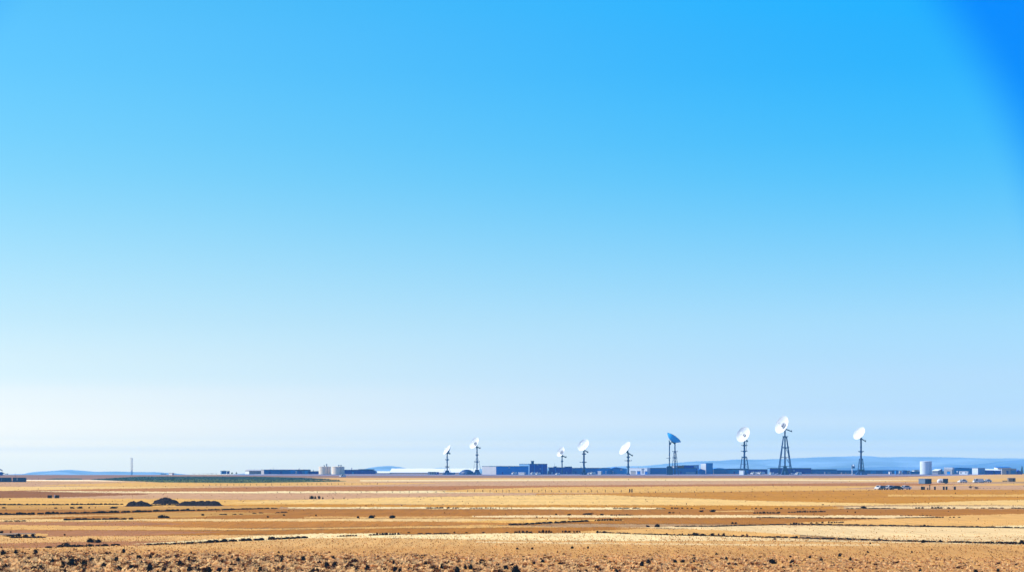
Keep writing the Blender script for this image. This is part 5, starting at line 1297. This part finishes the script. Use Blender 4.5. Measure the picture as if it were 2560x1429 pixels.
def leafmat(name, col, island, tr=0.45):
    m = mat(name, col, 0.9, 0.15, 0.25, island=island, spec=0.1)
    n, l = m.node_tree.nodes, m.node_tree.links
    t_ = n.new('ShaderNodeBsdfTranslucent')
    src = n['Principled BSDF'].inputs['Base Color'].links[0].from_socket
    l.new(src, t_.inputs['Color'])
    mixs = n.new('ShaderNodeMixShader'); mixs.inputs[0].default_value = tr
    l.new(n['Principled BSDF'].outputs[0], mixs.inputs[1]); l.new(t_.outputs[0], mixs.inputs[2])
    l.new(mixs.outputs[0], n['Material Output'].inputs['Surface'])
    return m
st_pale = leafmat('dry stalk', (0.84, 0.54, 0.235), 0.20, 0.42)
st_mid = leafmat('brown dry stalk', (0.33, 0.13, 0.035), 0.35, 0.2)
st_dark = leafmat('dark dead stalk', (0.075, 0.024, 0.006), 0.5, 0.1)
st_lowbrown = leafmat('short brown straw', (0.52, 0.27, 0.085), 0.3, 0.55)
st_low = leafmat('short straw', (0.74, 0.43, 0.15), 0.22, 0.6)
EDGE = [(-300,(1368,)),(0,(1369,)),(320,(1371,)),(800,(1378,)),(1280,(1384,)),(1700,(1379,)),(2100,(1378,)),(2300,(1388,)),(2900,(1396,))]
def rowcol(P):
    return 1280 + P[:, 0] * F / P[:, 1], EYE + F * H / P[:, 1]
def coarse(P, soft=14, off=0):
    px, py = rowcol(P)
    e = np.array([interp(EDGE, x)[0] for x in px]) + off
    return P[py > e + NR.uniform(-soft * 0.3, soft, len(P))]
FGB = np.array([(*ground(px, py), w_ * ground(px, py)[1] / F) for px, py, w_, h_ in FG])
def clear(P):
    """bare ground just before each tussock"""
    ok = np.ones(len(P), bool)
    for bx_, by_, bw_ in FGB:
        ok &= ~((np.abs(P[:, 0] - bx_) < 0.62 * bw_ + 0.08) & (P[:, 1] < by_ + 0.25) & (P[:, 1] > by_ - 4.5))
    return P[ok]
def bysize(P, lo, hi):
    px, py = rowcol(P)
    k = np.clip((py - 1362) / 48, 0.3, 1) * np.clip(1.15 - px / 3800, 0.5, 1.1)
    return (lo + (hi - lo) * NR.uniform(0, 1, len(P)) ** 1.5) * k
P1 = clear(coarse(scatter(13500, 1364, 1448)))
blades('dry_stalks', P1, bysize(P1, 0.25, 0.62), 26, st_pale, 0.20, lean=0.5, curl=0.3, spread=0.7)
P2 = clear(coarse(scatter(6400, 1364, 1448), 18, 3))
px_, py_ = rowcol(P2); P2 = P2[NR.uniform(0, 1, len(P2)) < np.clip(1.15 - px_ / 2800, 0.4, 1)]
blades('brown_stalks', P2, bysize(P2, 0.22, 0.55), 24, st_mid, 0.22, lean=0.5, curl=0.3, spread=0.7)
P3 = clear(coarse(scatter(6000, 1364, 1448), 20, 4))
px_, py_ = rowcol(P3); P3 = P3[NR.uniform(0, 1, len(P3)) < np.clip(1.1 - px_ / 1900, 0.12, 1)]
blades('dead_stalks', P3, bysize(P3, 0.2, 0.58), 24, st_dark, 0.25, lean=0.4, curl=0.25, spread=0.7)
P4 = scatter(7000, 1340, 1402)
blades('short_stubble', P4, NR.uniform(0.08, 0.20, len(P4)), 5, st_low, 0.22)
P5 = scatter(4200, 1348, 1402)
blades('brown_stubble', P5, NR.uniform(0.08, 0.2, len(P5)), 5, st_lowbrown, 0.2)
P6 = scatter(900, 1300, 1350)
blades('brown_stubble', P6, NR.uniform(0.08, 0.18, len(P6)), 5, st_lowbrown, 0.25)
P7 = scatter(2500, 1300, 1346)
blades('short_stubble', P7, NR.uniform(0.06, 0.15, len(P7)), 5, st_low, 0.25)
P8 = scatter(3200, 1204, 1300)
blades('scattered_weeds', P8, NR.uniform(0.10, 0.28, len(P8)), 6, st_mid, 0.3, lean=0.3, curl=0.1)
P9 = scatter(130, 1196, 1300)
blades('scattered_weeds', P9, NR.uniform(0.2, 0.42, len(P9)), 12, st_dark, 0.3, lean=0.35, curl=0.1)
# crop leaves on the green field
def crop():
    pts = []
    while len(pts) < 7000:
        px = R.uniform(235, 850); py = R.uniform(1190.8, 1206)
        if py < interp([(225,(1198,)),(300,(1193.2,)),(345,(1190.8,)),(640,(1190.8,)),(760,(1193.8,)),(830,(1197.4,)),(870,(1202,))], px)[0] + 0.2: continue
        if py > interp([(225,(1198.4,)),(330,(1202,)),(400,(1204.6,)),(600,(1206.2,)),(760,(1204.2,)),(870,(1202.2,))], px)[0]: continue
        pts.append(ground(px, py))
    return np.array(pts)
P10 = crop()
blades('crop_leaves', P10, NR.uniform(0.2, 0.45, len(P10)), 5, mat('crop leaf', (0.045, 0.095, 0.060), 0.8, 0.2, 0.02, island=0.3), 0.3)

# ------------------------------------------------------------------ air
hz = MB().box(-3600, 3900, -420, 7800, -97.5, 62)
hm_ = bpy.data.materials.new('air'); hm_.use_nodes = True
hn = hm_.node_tree.nodes; hn.remove(hn['Principled BSDF'])
pv = hn.new('ShaderNodeVolumePrincipled')
pv.inputs['Color'].default_value = (0.15, 0.58, 1.0, 1)
pv.inputs['Density'].default_value = 1.15e-4
hm_.node_tree.links.new(pv.outputs[0], hn['Material Output'].inputs['Volume'])
hzo = hz.build('haze', hm_)
props(hzo, kind='stuff')
SC.cycles.volume_bounces = 1
SC.cycles.max_bounces = 6
SC.cycles.use_denoising = True
